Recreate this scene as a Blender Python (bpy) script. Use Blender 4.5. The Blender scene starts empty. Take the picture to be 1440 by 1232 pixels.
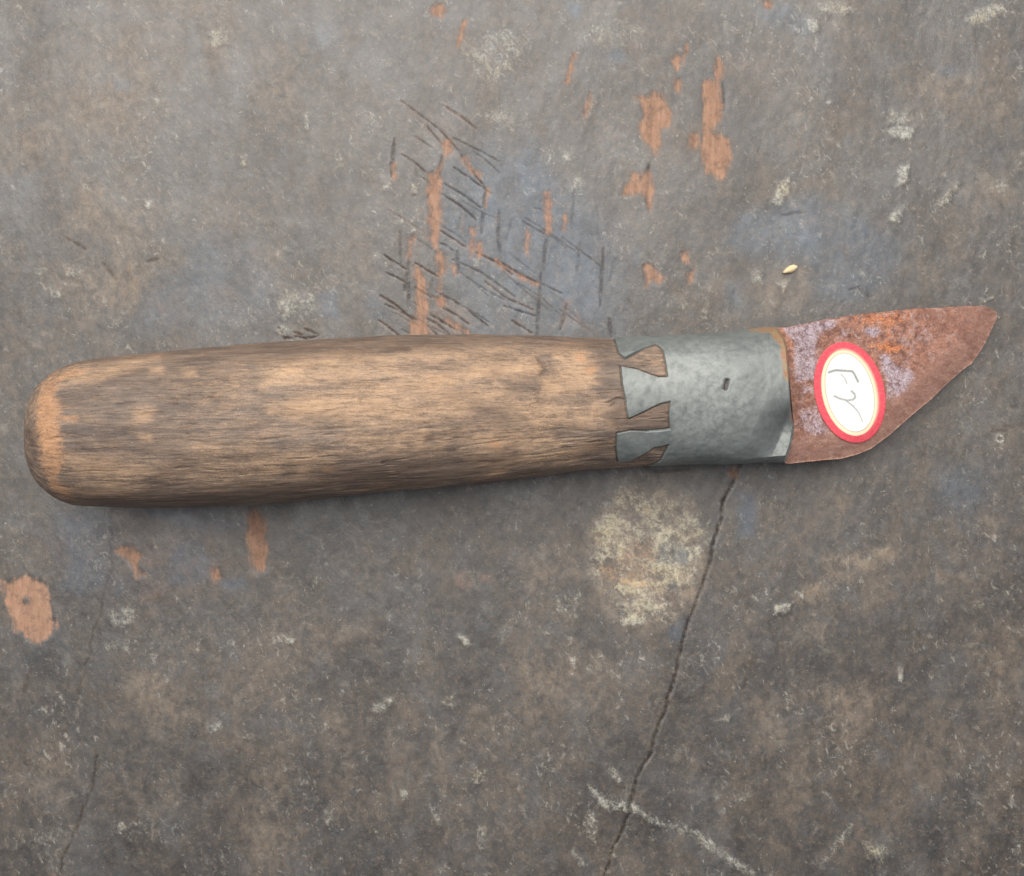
import bpy, math
import numpy as np

# ------------------------------------------------------------------ camera, world, sun, exposure
SC = bpy.context.scene
COL = SC.collection
S = 0.00015            # metres per photo pixel on the board
H = 0.30               # camera height above the board
W_PX, H_PX = 1440, 1232

cam_d = bpy.data.cameras.new("camera")
cam = bpy.data.objects.new("camera", cam_d)
COL.objects.link(cam)
cam.location = (0, 0, H)
cam_d.sensor_fit = 'HORIZONTAL'
cam_d.sensor_width = 36.0
cam_d.lens = 36.0 * H / (W_PX * S)
cam_d.clip_start = 0.005
cam_d.clip_end = 100.0
SC.camera = cam

SUN_EL, SUN_AZ = 60.0, -12.0      # azimuth measured from +Y (top of the photo) towards +X
w = bpy.data.worlds.new("World")
SC.world = w
w.use_nodes = True
wn = w.node_tree
wn.nodes.clear()
sky = wn.nodes.new("ShaderNodeTexSky")
sky.sky_type = 'NISHITA'
sky.sun_disc = False
sky.sun_elevation = math.radians(SUN_EL)
sky.sun_rotation = math.radians(SUN_AZ)
sky.air_density = 1.0
sky.dust_density = 4.0
sky.ozone_density = 0.6
bg = wn.nodes.new("ShaderNodeBackground")
bg.inputs[1].default_value = 0.05
wo = wn.nodes.new("ShaderNodeOutputWorld")
hs = wn.nodes.new("ShaderNodeHueSaturation")      # thin overcast: the sky's blue is washed out
hs.inputs["Saturation"].default_value = 0.4
wn.links.new(sky.outputs[0], hs.inputs["Color"])
wn.links.new(hs.outputs[0], bg.inputs[0])
wn.links.new(bg.outputs[0], wo.inputs[0])

sun_d = bpy.data.lights.new("sun", 'SUN')
sun_d.energy = 1.5
sun_d.angle = math.radians(63)
sun_d.color = (1.0, 0.95, 0.88)
sun = bpy.data.objects.new("sun", sun_d)
COL.objects.link(sun)
sun.rotation_euler = (math.radians(-(90 - SUN_EL)), 0, math.radians(-SUN_AZ))
sun.rotation_mode = 'XYZ'

SC.view_settings.view_transform = 'Standard'
SC.view_settings.look = 'None'
SC.view_settings.gamma = 1.0
SC.view_settings.exposure = 1.22
SC.render.engine = 'CYCLES'

EXPO = 1.22            # display value of a white top-facing surface


def c(r, g, b, k=1.0):
    """sRGB value seen in the photo -> base colour."""
    out = []
    for v in (r, g, b):
        v /= 255.0
        l = v / 12.92 if v <= 0.04045 else ((v + 0.055) / 1.055) ** 2.4
        out.append(min(0.9, l * k / EXPO))
    return (*out, 1.0)


# ------------------------------------------------------------------ numpy helpers
rng = np.random.default_rng(7)


def unproj(px, py, z=0.0):
    k = S * (H - z) / H
    return (np.asarray(px, float) - W_PX / 2) * k, -(np.asarray(py, float) - H_PX / 2) * k


def proj(x, y, z):
    k = H / (S * (H - z))
    return x * k + W_PX / 2, -y * k + H_PX / 2


def sstep(a, b, v):
    t = np.clip((v - a) / (b - a), 0, 1)
    return t * t * (3 - 2 * t)


def vnoise(u, v, seed=0):
    iu = np.floor(u).astype(np.int64)
    iv = np.floor(v).astype(np.int64)
    fu, fv = u - iu, v - iv
    fu = fu * fu * (3 - 2 * fu)
    fv = fv * fv * (3 - 2 * fv)

    def h(a, b):
        n = (a * 374761393 + b * 668265263 + seed * 982451653) & 0xFFFFFFFF
        n = ((n ^ (n >> 13)) * 1274126177) & 0xFFFFFFFF
        n = n ^ (n >> 16)
        return (n & 0xFFFF) / 65535.0
    return ((h(iu, iv) * (1 - fu) + h(iu + 1, iv) * fu) * (1 - fv)
            + (h(iu, iv + 1) * (1 - fu) + h(iu + 1, iv + 1) * fu) * fv)


def fbm(u, v, octv=4, seed=0, gain=0.5):
    s, a, t = 0.0, 1.0, 0.0
    for k in range(octv):
        s = s + a * vnoise(u * 2 ** k + 17.3 * k, v * 2 ** k - 9.1 * k, seed + k)
        t += a
        a *= gain
    return s / t


def poly_sd(px, py, poly):
    """signed distance (px), positive inside"""
    P = np.asarray(poly, float)
    Q = np.roll(P, -1, 0)
    d2 = np.full(px.shape, 1e12)
    ins = np.zeros(px.shape, bool)
    for (ax, ay), (bx, by) in zip(P, Q):
        ex, ey = bx - ax, by - ay
        t = np.clip(((px - ax) * ex + (py - ay) * ey) / max(ex * ex + ey * ey, 1e-9), 0, 1)
        d2 = np.minimum(d2, (px - ax - t * ex) ** 2 + (py - ay - t * ey) ** 2)
        if ey != 0:
            cr = ((ay > py) != (by > py)) & (px < ex * (py - ay) / ey + ax)
            ins ^= cr
    d = np.sqrt(d2)
    return np.where(ins, d, -d)


def line_d(px, py, pts):
    P = np.asarray(pts, float)
    d2 = np.full(px.shape, 1e12)
    tt = np.zeros(px.shape)
    n = len(P) - 1
    for i in range(n):
        (ax, ay), (bx, by) = P[i], P[i + 1]
        ex, ey = bx - ax, by - ay
        t = np.clip(((px - ax) * ex + (py - ay) * ey) / max(ex * ex + ey * ey, 1e-9), 0, 1)
        q = (px - ax - t * ex) ** 2 + (py - ay - t * ey) ** 2
        m = q < d2
        d2 = np.where(m, q, d2)
        tt = np.where(m, (i + t) / n, tt)
    return np.sqrt(d2), tt


def zc(origin, scale, pts):
    return [(origin[0] + x / scale, origin[1] + y / scale) for x, y in pts]


class Layers:
    """named scalar layers over points given in board pixels"""

    def __init__(self, px, py, names):
        self.px, self.py = px, py
        self.L = {n: np.zeros(px.shape) for n in names}

    def _win(self, pts, m):
        P = np.asarray(pts)
        x0, y0 = P.min(0) - m
        x1, y1 = P.max(0) + m
        return np.nonzero((self.px > x0) & (self.px < x1) & (self.py > y0) & (self.py < y1))

    def area(self, name, pts, soft=6.0, val=1.0, inner=None):
        """soft-edged patch; inner = how far inside it reaches full value"""
        i = self._win(pts, soft + 1)
        sd = poly_sd(self.px[i], self.py[i], pts)
        v = val * sstep(-soft, soft if inner is None else inner, sd)
        self.L[name][i] = np.maximum(self.L[name][i], v)

    def hard(self, name, pts, clip=14.0):
        i = self._win(pts, clip)
        sd = np.clip(poly_sd(self.px[i], self.py[i], pts), -clip, clip) / clip
        self.L[name][i] = np.maximum(self.L[name][i], sd * 0.5 + 0.5)

    def stroke(self, name, pts, width, val=1.0, taper=True, soft=1.0):
        i = self._win(pts, width * 2 + 3)
        d, t = line_d(self.px[i], self.py[i], pts)
        wd = width * (0.35 + 0.65 * np.sin(np.pi * np.clip(t, 0, 1)) ** 0.6) if taper else width
        v = val * (1 - sstep(wd * 0.5 - soft * 0.5, wd * 0.5 + soft, d))
        self.L[name][i] = np.maximum(self.L[name][i], v)


def mesh_grid(name, V, nu, nv, wrap_v=False, keep=None, attrs=None, smooth=True, extra_faces=None):
    """V: (nu*nv,3) row-major in u."""
    iu = np.arange(nu - 1)
    iv = np.arange(nv if wrap_v else nv - 1)
    A, B = np.meshgrid(iu, iv, indexing='ij')
    B2 = (B + 1) % nv
    F = np.stack([A * nv + B, (A + 1) * nv + B, (A + 1) * nv + B2, A * nv + B2], -1).reshape(-1, 4)
    if keep is not None:
        F = F[keep[F].any(1)]
    return mesh_from(name, V, F, attrs, smooth, extra_faces)


def mesh_from(name, V, F, attrs=None, smooth=True, extra_faces=None):
    me = bpy.data.meshes.new(name)
    nq = len(F)
    loops = [F.reshape(-1)]
    starts = [np.arange(nq) * 4]
    tot = nq * 4
    if extra_faces:
        for f in extra_faces:
            loops.append(np.asarray(f))
            starts.append(np.array([tot]))
            tot += len(f)
    loops = np.concatenate(loops).astype(np.int32)
    starts = np.concatenate(starts).astype(np.int32)
    me.vertices.add(len(V))
    me.vertices.foreach_set("co", np.ascontiguousarray(V, np.float32).ravel())
    me.loops.add(len(loops))
    me.loops.foreach_set("vertex_index", loops)
    me.polygons.add(len(starts))
    me.polygons.foreach_set("loop_start", starts)
    me.update(calc_edges=True)
    me.validate()
    if smooth:
        me.polygons.foreach_set("use_smooth", np.ones(len(me.polygons), bool))
    for k, a in (attrs or {}).items():
        at = me.attributes.new(k, 'FLOAT', 'POINT')
        at.data.foreach_set("value", np.ascontiguousarray(a, np.float32).ravel())
    me.update()
    return me


def link(name, me, mat, parent=None):
    o = bpy.data.objects.new(name, me)
    COL.objects.link(o)
    if mat:
        me.materials.append(mat)
    if parent:
        o.parent = parent
    return o


# ------------------------------------------------------------------ node helpers
class NT:
    def __init__(self, name):
        self.m = bpy.data.materials.new(name)
        self.m.use_nodes = True
        self.t = self.m.node_tree
        self.t.nodes.clear()
        self.out = self.t.nodes.new("ShaderNodeOutputMaterial")
        self.b = self.t.nodes.new("ShaderNodeBsdfPrincipled")
        self.t.links.new(self.b.outputs[0], self.out.inputs[0])
        self.tc = self.t.nodes.new("ShaderNodeTexCoord")

    def put(self, sock, v):
        if hasattr(v, "is_linked") or hasattr(v, "links"):
            self.t.links.new(v, sock)
        else:
            sock.default_value = v

    def coords(self, scale=(1000, 1000, 1000), rot=0.0, loc=(0, 0, 0)):
        m = self.t.nodes.new("ShaderNodeMapping")
        m.vector_type = 'POINT'
        r = self.t.nodes.new("ShaderNodeMapping")
        r.inputs["Rotation"].default_value = (0, 0, rot)
        r.inputs["Location"].default_value = loc
        self.t.links.new(self.tc.outputs["Object"], r.inputs[0])
        self.t.links.new(r.outputs[0], m.inputs[0])
        m.inputs["Scale"].default_value = scale
        return m.outputs[0]

    def noise(self, co, scale, detail=5, rough=0.6, dist=0.0, color=False):
        n = self.t.nodes.new("ShaderNodeTexNoise")
        self.put(n.inputs["Vector"], co)
        n.inputs["Scale"].default_value = scale
        n.inputs["Detail"].default_value = detail
        n.inputs["Roughness"].default_value = rough
        n.inputs["Distortion"].default_value = dist
        return n.outputs["Color" if color else "Fac"]

    def voro(self, co, scale, feature='F1', rand=1.0):
        n = self.t.nodes.new("ShaderNodeTexVoronoi")
        n.feature = feature
        self.put(n.inputs["Vector"], co)
        n.inputs["Scale"].default_value = scale
        n.inputs["Randomness"].default_value = rand
        return n.outputs["Distance"]

    def attr(self, name):
        n = self.t.nodes.new("ShaderNodeAttribute")
        n.attribute_name = name
        return n.outputs["Fac"]

    def math(self, op, a, b=0.0, clamp=False):
        n = self.t.nodes.new("ShaderNodeMath")
        n.operation = op
        n.use_clamp = clamp
        self.put(n.inputs[0], a)
        self.put(n.inputs[1], b)
        return n.outputs[0]

    def add(self, *a):
        r = a[0]
        for x in a[1:]:
            r = self.math('ADD', r, x)
        return r

    def mul(self, a, b):
        return self.math('MULTIPLY', a, b)

    def lin(self, a, k, o=0.0):
        n = self.t.nodes.new("ShaderNodeMath")
        n.operation = 'MULTIPLY_ADD'
        self.put(n.inputs[0], a)
        n.inputs[1].default_value = k
        n.inputs[2].default_value = o
        return n.outputs[0]

    def ss(self, a, lo, hi, to0=0.0, to1=1.0):
        n = self.t.nodes.new("ShaderNodeMapRange")
        n.interpolation_type = 'SMOOTHSTEP'
        self.put(n.inputs[0], a)
        n.inputs[1].default_value = lo
        n.inputs[2].default_value = hi
        n.inputs[3].default_value = to0
        n.inputs[4].default_value = to1
        return n.outputs[0]

    def mix(self, f, a, b, mode='MIX'):
        n = self.t.nodes.new("ShaderNodeMix")
        n.data_type = 'RGBA'
        n.blend_type = mode
        n.clamp_factor = True
        self.put(n.inputs[0], f)
        self.put(n.inputs[6], a)
        self.put(n.inputs[7], b)
        return n.outputs[2]

    def gain(self, col, fac):
        """multiply a colour by a scalar"""
        n = self.t.nodes.new("ShaderNodeVectorMath")
        n.operation = 'SCALE'
        self.put(n.inputs[0], col)
        self.put(n.inputs[3], fac)
        return n.outputs[0]

    def bump(self, h, dist, strength=1.0, normal=None):
        n = self.t.nodes.new("ShaderNodeBump")
        n.inputs["Strength"].default_value = strength
        n.inputs["Distance"].default_value = dist
        self.put(n.inputs["Height"], h)
        if normal is not None:
            self.put(n.inputs["Normal"], normal)
        return n.outputs[0]

    def done(self, col, rough=0.6, normal=None, metallic=0.0, spec=0.5):
        self.put(self.b.inputs["Base Color"], col)
        self.put(self.b.inputs["Roughness"], rough)
        self.put(self.b.inputs["Metallic"], metallic)
        self.put(self.b.inputs["Specular IOR Level"], spec)
        if normal is not None:
            self.put(self.b.inputs["Normal"], normal)
        return self.m


# ================================================================== THE BOARD
def axis(half, step, far, fine, n=26):
    """even core out to half (finer over the gouged stretch), then ever wider to far"""
    f0, f1, fs = fine
    a = np.linspace(-half, f0, int((f0 + half) / step), endpoint=False)
    b = np.linspace(f0, f1, int((f1 - f0) / fs), endpoint=False)
    d = np.linspace(f1, half, int((half - f1) / step))
    core = np.concatenate([a, b, d])
    g = np.geomspace(step * 1.3, far, n)
    ext = half + np.cumsum(g) * (far - half) / np.cumsum(g)[-1]
    return np.concatenate([-ext[::-1], core, ext])


bx = axis(0.113, 0.00032, 0.55, (-0.031, 0.023, 0.00016))
by = axis(0.097, 0.00032, 0.50, (0.019, 0.074, 0.00016))
NX, NY = len(bx), len(by)
GX, GY = np.meshgrid(bx, by, indexing='ij')
PX, PY = proj(GX, GY, 0.0)

BL = Layers(PX, PY, ["bare", "blue", "tan", "brown", "ochre", "pale", "scratch", "crack", "grey", "warm"])
R7 = lambda p: zc((780, 0), 1440 / 660, p)
R6 = lambda p: zc((480, 100), 1200 / 380, p)
R2 = lambda p: zc((0, 690), 1091 / 480, p)
R8 = lambda p: zc((780, 640), 1374 / 660, p)
R5 = lambda p: zc((780, 640), 1327 / 280, p)
R1 = lambda p: zc((0, 0), 1232 / 480, p)
R3 = lambda p: zc((400, 690), 1046 / 460, p)

# bare orange wood where the dark coat has come away
for p in [
    R7([(250, 295), (272, 303), (300, 280), (330, 292), (350, 322), (360, 345), (352, 380), (330, 402), (322, 440), (314, 478), (298, 458), (280, 440), (266, 425), (262, 390), (274, 350), (268, 320)]),
    R7([(202, 600), (222, 560), (238, 530), (262, 542), (282, 520), (296, 512), (300, 545), (306, 580), (300, 606), (292, 640), (282, 612), (262, 592), (235, 600)]),
    R7([(457, 255), (475, 246), (503, 252), (508, 290), (517, 330), (511, 372), (492, 388), (482, 402), (504, 412), (532, 430), (546, 468), (535, 505), (520, 536), (496, 546), (470, 528), (460, 490), (452, 465), (450, 440), (463, 400), (456, 360), (455, 320)]),
    R7([(408, 432), (424, 412), (440, 412), (446, 440), (430, 460), (415, 448)]),
    R7([(500, 178), (518, 205), (512, 240), (496, 248), (490, 215)]),
    R7([(358, 184), (372, 168), (395, 164), (410, 132), (412, 150), (398, 185), (380, 220), (370, 208)]),
    R7([(370, 250), (385, 244), (384, 280), (372, 275)]),
    R7([(272, 820), (290, 812), (310, 825), (331, 858), (320, 876), (300, 862), (285, 878)]),
    R7([(393, 775), (408, 774), (404, 805), (392, 798)]),
    R7([(408, 845), (430, 822), (428, 858), (412, 868)]),
    R7([(647, 6), (662, 2), (668, 16), (660, 26), (648, 22)]),
    R6([(382, 465), (398, 452), (416, 452), (441, 482), (440, 560), (441, 640), (436, 700), (432, 782), (410, 785), (392, 742), (388, 680), (390, 600), (384, 530)]),
    R6([(428, 785), (446, 800), (462, 826), (463, 880), (446, 918), (440, 972), (432, 975), (430, 915), (420, 850)]),
    R6([(328, 868), (352, 876), (366, 920), (376, 952), (374, 1000), (384, 1042), (376, 1100), (392, 1176), (296, 1176), (308, 1124), (332, 1100), (336, 1040), (334, 985)]),
    R6([(903, 540), (925, 536), (938, 600), (936, 660), (934, 712), (912, 716), (910, 670), (900, 610)]),
    R6([(571, 700), (590, 698), (594, 790), (576, 818)]),
    R6([(600, 765), (625, 760), (622, 815), (604, 822)]),
    R6([(812, 702), (830, 688), (830, 800), (813, 806)]),
    R6([(418, 1008), (444, 1002), (466, 1035), (448, 1048), (428, 1040)]),
    R6([(445, 338), (462, 300), (482, 310), (496, 352), (480, 376), (455, 366)]),
    R2([(2, 285), (30, 292), (62, 280), (98, 276), (128, 290), (142, 300), (158, 350), (158, 398), (182, 430), (168, 455), (150, 470), (112, 496), (85, 470), (70, 452), (50, 450), (38, 400), (20, 352)]),
    R2([(366, 195), (392, 184), (424, 180), (446, 208), (442, 245), (458, 270), (436, 276), (412, 235), (395, 210)]),
    R2([(678, 256), (698, 252), (710, 284), (692, 292), (680, 275)]),
    R2([(800, 60), (826, 66), (846, 125), (852, 200), (846, 248), (818, 262), (802, 212), (788, 150)]),
    [(606, 12), (614, 4), (624, 6), (627, 16), (618, 25), (608, 22)],
    [(1028, 656), (1036, 660), (1034, 672), (1026, 668)],
]:
    BL.hard("bare", p)
for pts, wd in [(R6([(680, 840), (760, 892), (862, 946)]), 5), (R6([(430, 470), (440, 420), (448, 380)]), 4),
                (R6([(545, 385), (575, 430), (612, 466)]), 5), (R6([(470, 1110), (520, 1140), (562, 1168)]), 7),
                (R7([(40, 250), (50, 210), (60, 170)]), 4), (R7([(94, 350), (104, 310), (112, 290)]), 4),
                (R6([(1085, 190), (1100, 150), (1110, 110)]), 4), (R6([(300, 820), (306, 770), (320, 740)]), 5),
                (R6([(232, 470), (228, 420)]), 4), (R6([(990, 700), (995, 640)]), 4), (R6([(500, 870), (508, 900)]), 4),
                (R6([(640, 590), (650, 530)]), 3), (zc((480, 0), 3, [(495, 190), (510, 140), (520, 90)]), 4)]:
    i = BL._win(pts, 12)
    d, t = line_d(PX[i], PY[i], pts)
    BL.L["bare"][i] = np.maximum(BL.L["bare"][i], np.clip((wd * 0.42 - d) / 14 * 0.5 + 0.5, 0, 1))
# knots of coat left inside the bare patch at the left
i = BL._win(R2([(60, 325), (105, 370)]), 2)
q = np.hypot(PX[i] - 36.0, PY[i] - 843.0)
BL.L["bare"][i] = np.minimum(BL.L["bare"][i], np.clip((q - 5) / 14 * 0.5 + 0.5, 0, 1))

# blue-grey paint
for p, s, v in [
    (R6([(440, 420), (640, 330), (850, 330), (1000, 480), (1180, 660), (1230, 900), (1220, 1180), (560, 1180), (480, 950), (450, 700)]), 40, .85),
    (R6([(450, 590), (600, 560), (640, 700), (560, 800), (450, 740)]), 14, .95),
    (R6([(725, 640), (800, 640), (860, 720), (800, 800), (730, 760)]), 14, .85),
    (R6([(1060, 680), (1160, 690), (1150, 770), (1080, 800)]), 12, .85),
    (R6([(900, 870), (950, 890), (940, 960), (880, 930)]), 10, .9),
    (R6([(120, 960), (180, 990), (200, 1090), (140, 1110), (100, 1040)]), 10, .8),
    (R6([(880, 1020), (1030, 960), (1060, 1120), (900, 1170)]), 14, .7),
    (R7([(520, 740), (560, 660), (640, 640), (720, 610), (800, 590), (880, 640), (960, 680), (1055, 730), (1060, 800), (1030, 870), (900, 930), (800, 900), (770, 800), (600, 790)]), 14, .75),
    (R7([(620, 40), (720, 10), (800, 70), (790, 105), (690, 95)]), 10, .8),
    (R7([(165, 160), (205, 150), (212, 185), (175, 192)]), 6, 1.),
    (R7([(65, 690), (138, 690), (135, 790), (70, 780)]), 10, .85),
    (R7([(240, 750), (270, 760), (262, 830), (240, 820)]), 6, .7),
    (R7([(1170, 195), (1235, 190), (1230, 225), (1180, 228)]), 8, .7),
    (R7([(40, 5), (85, 10), (75, 55), (50, 50)]), 6, .8),
    (R7([(530, 870), (580, 860), (570, 940), (530, 930)]), 8, .6),
    (R2([(175, 85), (300, 60), (345, 90), (352, 210), (340, 300), (260, 330), (200, 310), (230, 220), (180, 160)]), 14, 1.),
    (R2([(455, 60), (700, 60), (770, 110), (640, 130), (560, 110)]), 14, .95),
    (R2([(560, 170), (630, 150), (665, 220), (655, 290), (590, 310), (535, 300), (540, 240)]), 8, 1.),
    (R2([(705, 290), (770, 275), (785, 310), (730, 330)]), 8, .9),
    (R2([(360, 280), (415, 280), (420, 340), (365, 340)]), 8, .7),
    (R8([(530, 108), (580, 105), (592, 180), (582, 238), (542, 240)]), 12, .85),
    (R8([(330, 505), (375, 480), (370, 540), (340, 540)]), 6, .8),
    (R8([(1120, 60), (1300, 20), (1280, 150), (1150, 160)]), 30, .45),
    (R1([(440, 1190), (560, 1040), (700, 870), (900, 860), (990, 1010), (980, 1100), (760, 1200)]), 24, .5),
    (R1([(410, 290), (480, 290), (470, 330), (420, 325)]), 8, .6),
    (R1([(1130, 60), (1210, 80), (1210, 190), (1120, 170)]), 14, .5),
    (R1([(1150, 1060), (1215, 1040), (1220, 1150), (1160, 1140)]), 8, .8),
    (R1([(0, 600), (120, 640), (100, 720), (0, 700)]), 18, .3),
]:
    BL.area("blue", p, s, v)

# tan / dusty-brown film
for p, s, v in [
    (R7([(620, 880), (700, 810), (780, 820), (800, 900), (760, 960), (640, 950)]), 12, .75),
    (R7([(690, 700), (760, 620), (820, 480), (880, 560), (850, 640), (760, 740)]), 24, .4),
    (R7([(600, 270), (640, 110), (720, 100), (800, 230), (850, 420), (800, 520), (700, 480)]), 30, .4),
    (R7([(1050, 220), (1300, 200), (1440, 260), (1380, 370), (1100, 380)]), 30, .45),
    (R7([(1260, 560), (1400, 540), (1420, 620), (1300, 640)]), 20, .35),
    (R2([(385, 590), (500, 590), (600, 650), (610, 720), (560, 805), (500, 790), (440, 700)]), 14, .6),
    (R2([(820, 860), (920, 850), (960, 1100), (820, 1200), (760, 1050)]), 26, .4),
    (R2([(380, 920), (560, 880), (600, 1000), (420, 1050)]), 24, .35),
    (R2([(0, 800), (220, 840), (200, 1000), (0, 1010)]), 30, .35),
    (R2([(1000, 440), (1091, 400), (1091, 560), (1010, 530)]), 20, .4),
    (R8([(740, 700), (900, 655), (945, 730), (900, 830), (830, 862), (800, 760)]), 10, .5),
    (R8([(790, 280), (860, 290), (980, 265), (1000, 300), (900, 345), (820, 390), (720, 440), (690, 410), (790, 350)]), 10, .75),
    (R8([(560, 720), (660, 690), (690, 860), (580, 850)]), 20, .4),
    (R8([(1110, 340), (1220, 345), (1200, 375), (1120, 372)]), 8, .55),
    (R8([(1250, 180), (1310, 170), (1330, 240), (1280, 250)]), 8, .6),
    (R8([(1240, 520), (1374, 470), (1374, 700), (1250, 640)]), 24, .4),
    (R8([(820, 60), (850, 70), (850, 220), (825, 230)]), 6, .5),
    (R8([(620, 520), (760, 460), (800, 540), (680, 600)]), 20, .35),
    (R8([(650, 880), (760, 850), (780, 1000), (680, 1040)]), 30, .35),
    (R3([(720, 190), (900, 170), (960, 300), (780, 320)]), 22, .5),
    (R3([(90, 430), (280, 420), (300, 510), (120, 520)]), 16, .4),
    (R3([(470, 750), (520, 745), (525, 930), (475, 930)]), 8, .45),
    (R3([(140, 680), (230, 690), (260, 1060), (150, 1040)]), 20, .4),
    (R3([(740, 560), (1000, 540), (1046, 720), (760, 720)]), 30, .4),
    (R1([(160, 180), (320, 100), (640, 70), (700, 200), (560, 330), (500, 560), (330, 520), (200, 400)]), 40, .55),
    (R1([(0, 340), (160, 360), (200, 560), (0, 660)]), 40, .5),
    (R1([(300, 640), (480, 580), (560, 760), (440, 960), (260, 800)]), 40, .55),
    (R1([(220, 960), (560, 940), (640, 1090), (320, 1140)]), 30, .5),
    (R1([(560, 900), (690, 890), (690, 990), (570, 980)]), 12, .5),
    (R1([(880, 880), (1020, 880), (1010, 980), (900, 960)]), 14, .5),
    (R1([(700, 700), (860, 690), (880, 820), (720, 840)]), 20, .4),
    (R1([(860, 170), (1060, 200), (1080, 380), (940, 400)]), 30, .4),
    (R1([(720, 130), (860, 140), (850, 260), (740, 250)]), 16, .6),
    (R1([(380, 0), (820, 0), (800, 60), (420, 40)]), 20, .5),
    (R6([(0, 650), (120, 660), (140, 900), (60, 1000), (0, 960)]), 24, .4),
]:
    BL.area("tan", p, s, v)

# worn yellowish-white patch with a rusty heart below the collar
BL.area("pale", R8([(190, 90), (330, 80), (385, 110), (432, 200), (452, 255), (430, 310), (400, 400), (350, 490), (270, 488), (200, 495), (160, 430), (112, 370), (102, 300), (110, 230), (140, 160)]), 24, .62)
BL.area("tan", R8([(190, 60), (330, 60), (400, 110), (440, 200), (450, 260), (420, 400), (350, 500), (200, 520), (130, 450), (95, 360), (95, 230), (140, 140)]), 14, .75)
BL.area("pale", R5([(650, 520), (740, 480), (800, 540), (720, 590), (690, 690), (650, 660)]), 6, .95)
BL.area("pale", R5([(660, 800), (760, 740), (900, 740), (1000, 640), (1050, 600), (1000, 540), (900, 560), (860, 700), (700, 760)]), 8, .85)
BL.area("pale", R5([(430, 1090), (520, 1060), (620, 1080), (600, 1140), (440, 1140)]), 8, .9)
BL.area("pale", R5([(240, 450), (350, 370), (480, 420), (420, 560), (300, 540), (230, 500)]), 10, .7)
BL.area("pale", R5([(420, 590), (470, 590), (450, 690), (410, 660)]), 4, 1.)
BL.area("ochre", R8([(190, 90), (330, 80), (432, 200), (430, 310), (350, 490), (200, 495), (112, 370), (110, 230)]), 16, .35)
BL.area("ochre", R5([(250, 740), (400, 700), (420, 580), (480, 600), (560, 560), (640, 580), (700, 600), (690, 720), (640, 740), (600, 880), (500, 890), (420, 870), (330, 840)]), 10, .85)
BL.area("ochre", R5([(500, 830), (620, 830), (610, 890), (510, 890)]), 5, 1.)
BL.area("brown", R5([(400, 720), (500, 560), (600, 490), (700, 500), (690, 600), (640, 720), (660, 820), (540, 800), (420, 840), (300, 810)]), 14, .55)
BL.area("brown", R5([(640, 880), (860, 900), (820, 1000), (680, 980)]), 8, .6)
BL.area("grey", R5([(700, 600), (860, 590), (930, 660), (880, 740), (760, 740), (690, 700)]), 8, 1.)
BL.area("grey", R5([(740, 850), (830, 840), (800, 900), (750, 890)]), 5, .8)

# brown remains of the old coat
for p, s, v in [
    (R6([(380, 1040), (480, 1030), (560, 1050), (580, 1120), (560, 1170), (400, 1140)]), 8, .85),
    (R2([(450, 170), (540, 120), (590, 150), (560, 200), (500, 250), (460, 255)]), 8, .8),
    (R2([(440, 310), (520, 305), (510, 345), (450, 378)]), 6, .8),
    (R2([(780, 60), (860, 60), (870, 250), (800, 270)]), 12, .7),
    (R2([(360, 60), (420, 60), (440, 180), (370, 190)]), 8, .6),
    (R7([(520, 160), (590, 170), (600, 210), (530, 215)]), 8, .5),
    (R7([(165, 390), (210, 395), (205, 440), (170, 435)]), 6, .5),
    (R6([(290, 700), (340, 720), (330, 880), (290, 860)]), 8, .6),
    (R6([(410, 230), (470, 190), (520, 380), (440, 360)]), 10, .5),
    (R6([(980, 1020), (1030, 1010), (1000, 1150), (970, 1130)]), 6, .7),
    (R1([(760, 1040), (850, 1030), (840, 1100), (770, 1110)]), 10, .45),
    (R2([(150, 150), (230, 140), (220, 210), (160, 200)]), 8, .5),
    (R3([(538, 275), (560, 262), (592, 268), (606, 290), (598, 312), (570, 320), (546, 308)]), 5, 1.),
    (R3([(618, 272), (640, 262), (664, 272), (650, 286), (630, 292)]), 4, 1.),
    (R2([(140, 130), (350, 60), (720, 70), (760, 160), (660, 330), (420, 400), (330, 330)]), 40, .38),
    (R3([(210, 130), (320, 110), (290, 200), (220, 200)]), 10, .4),
]:
    BL.area("brown", p, s, v)

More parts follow.
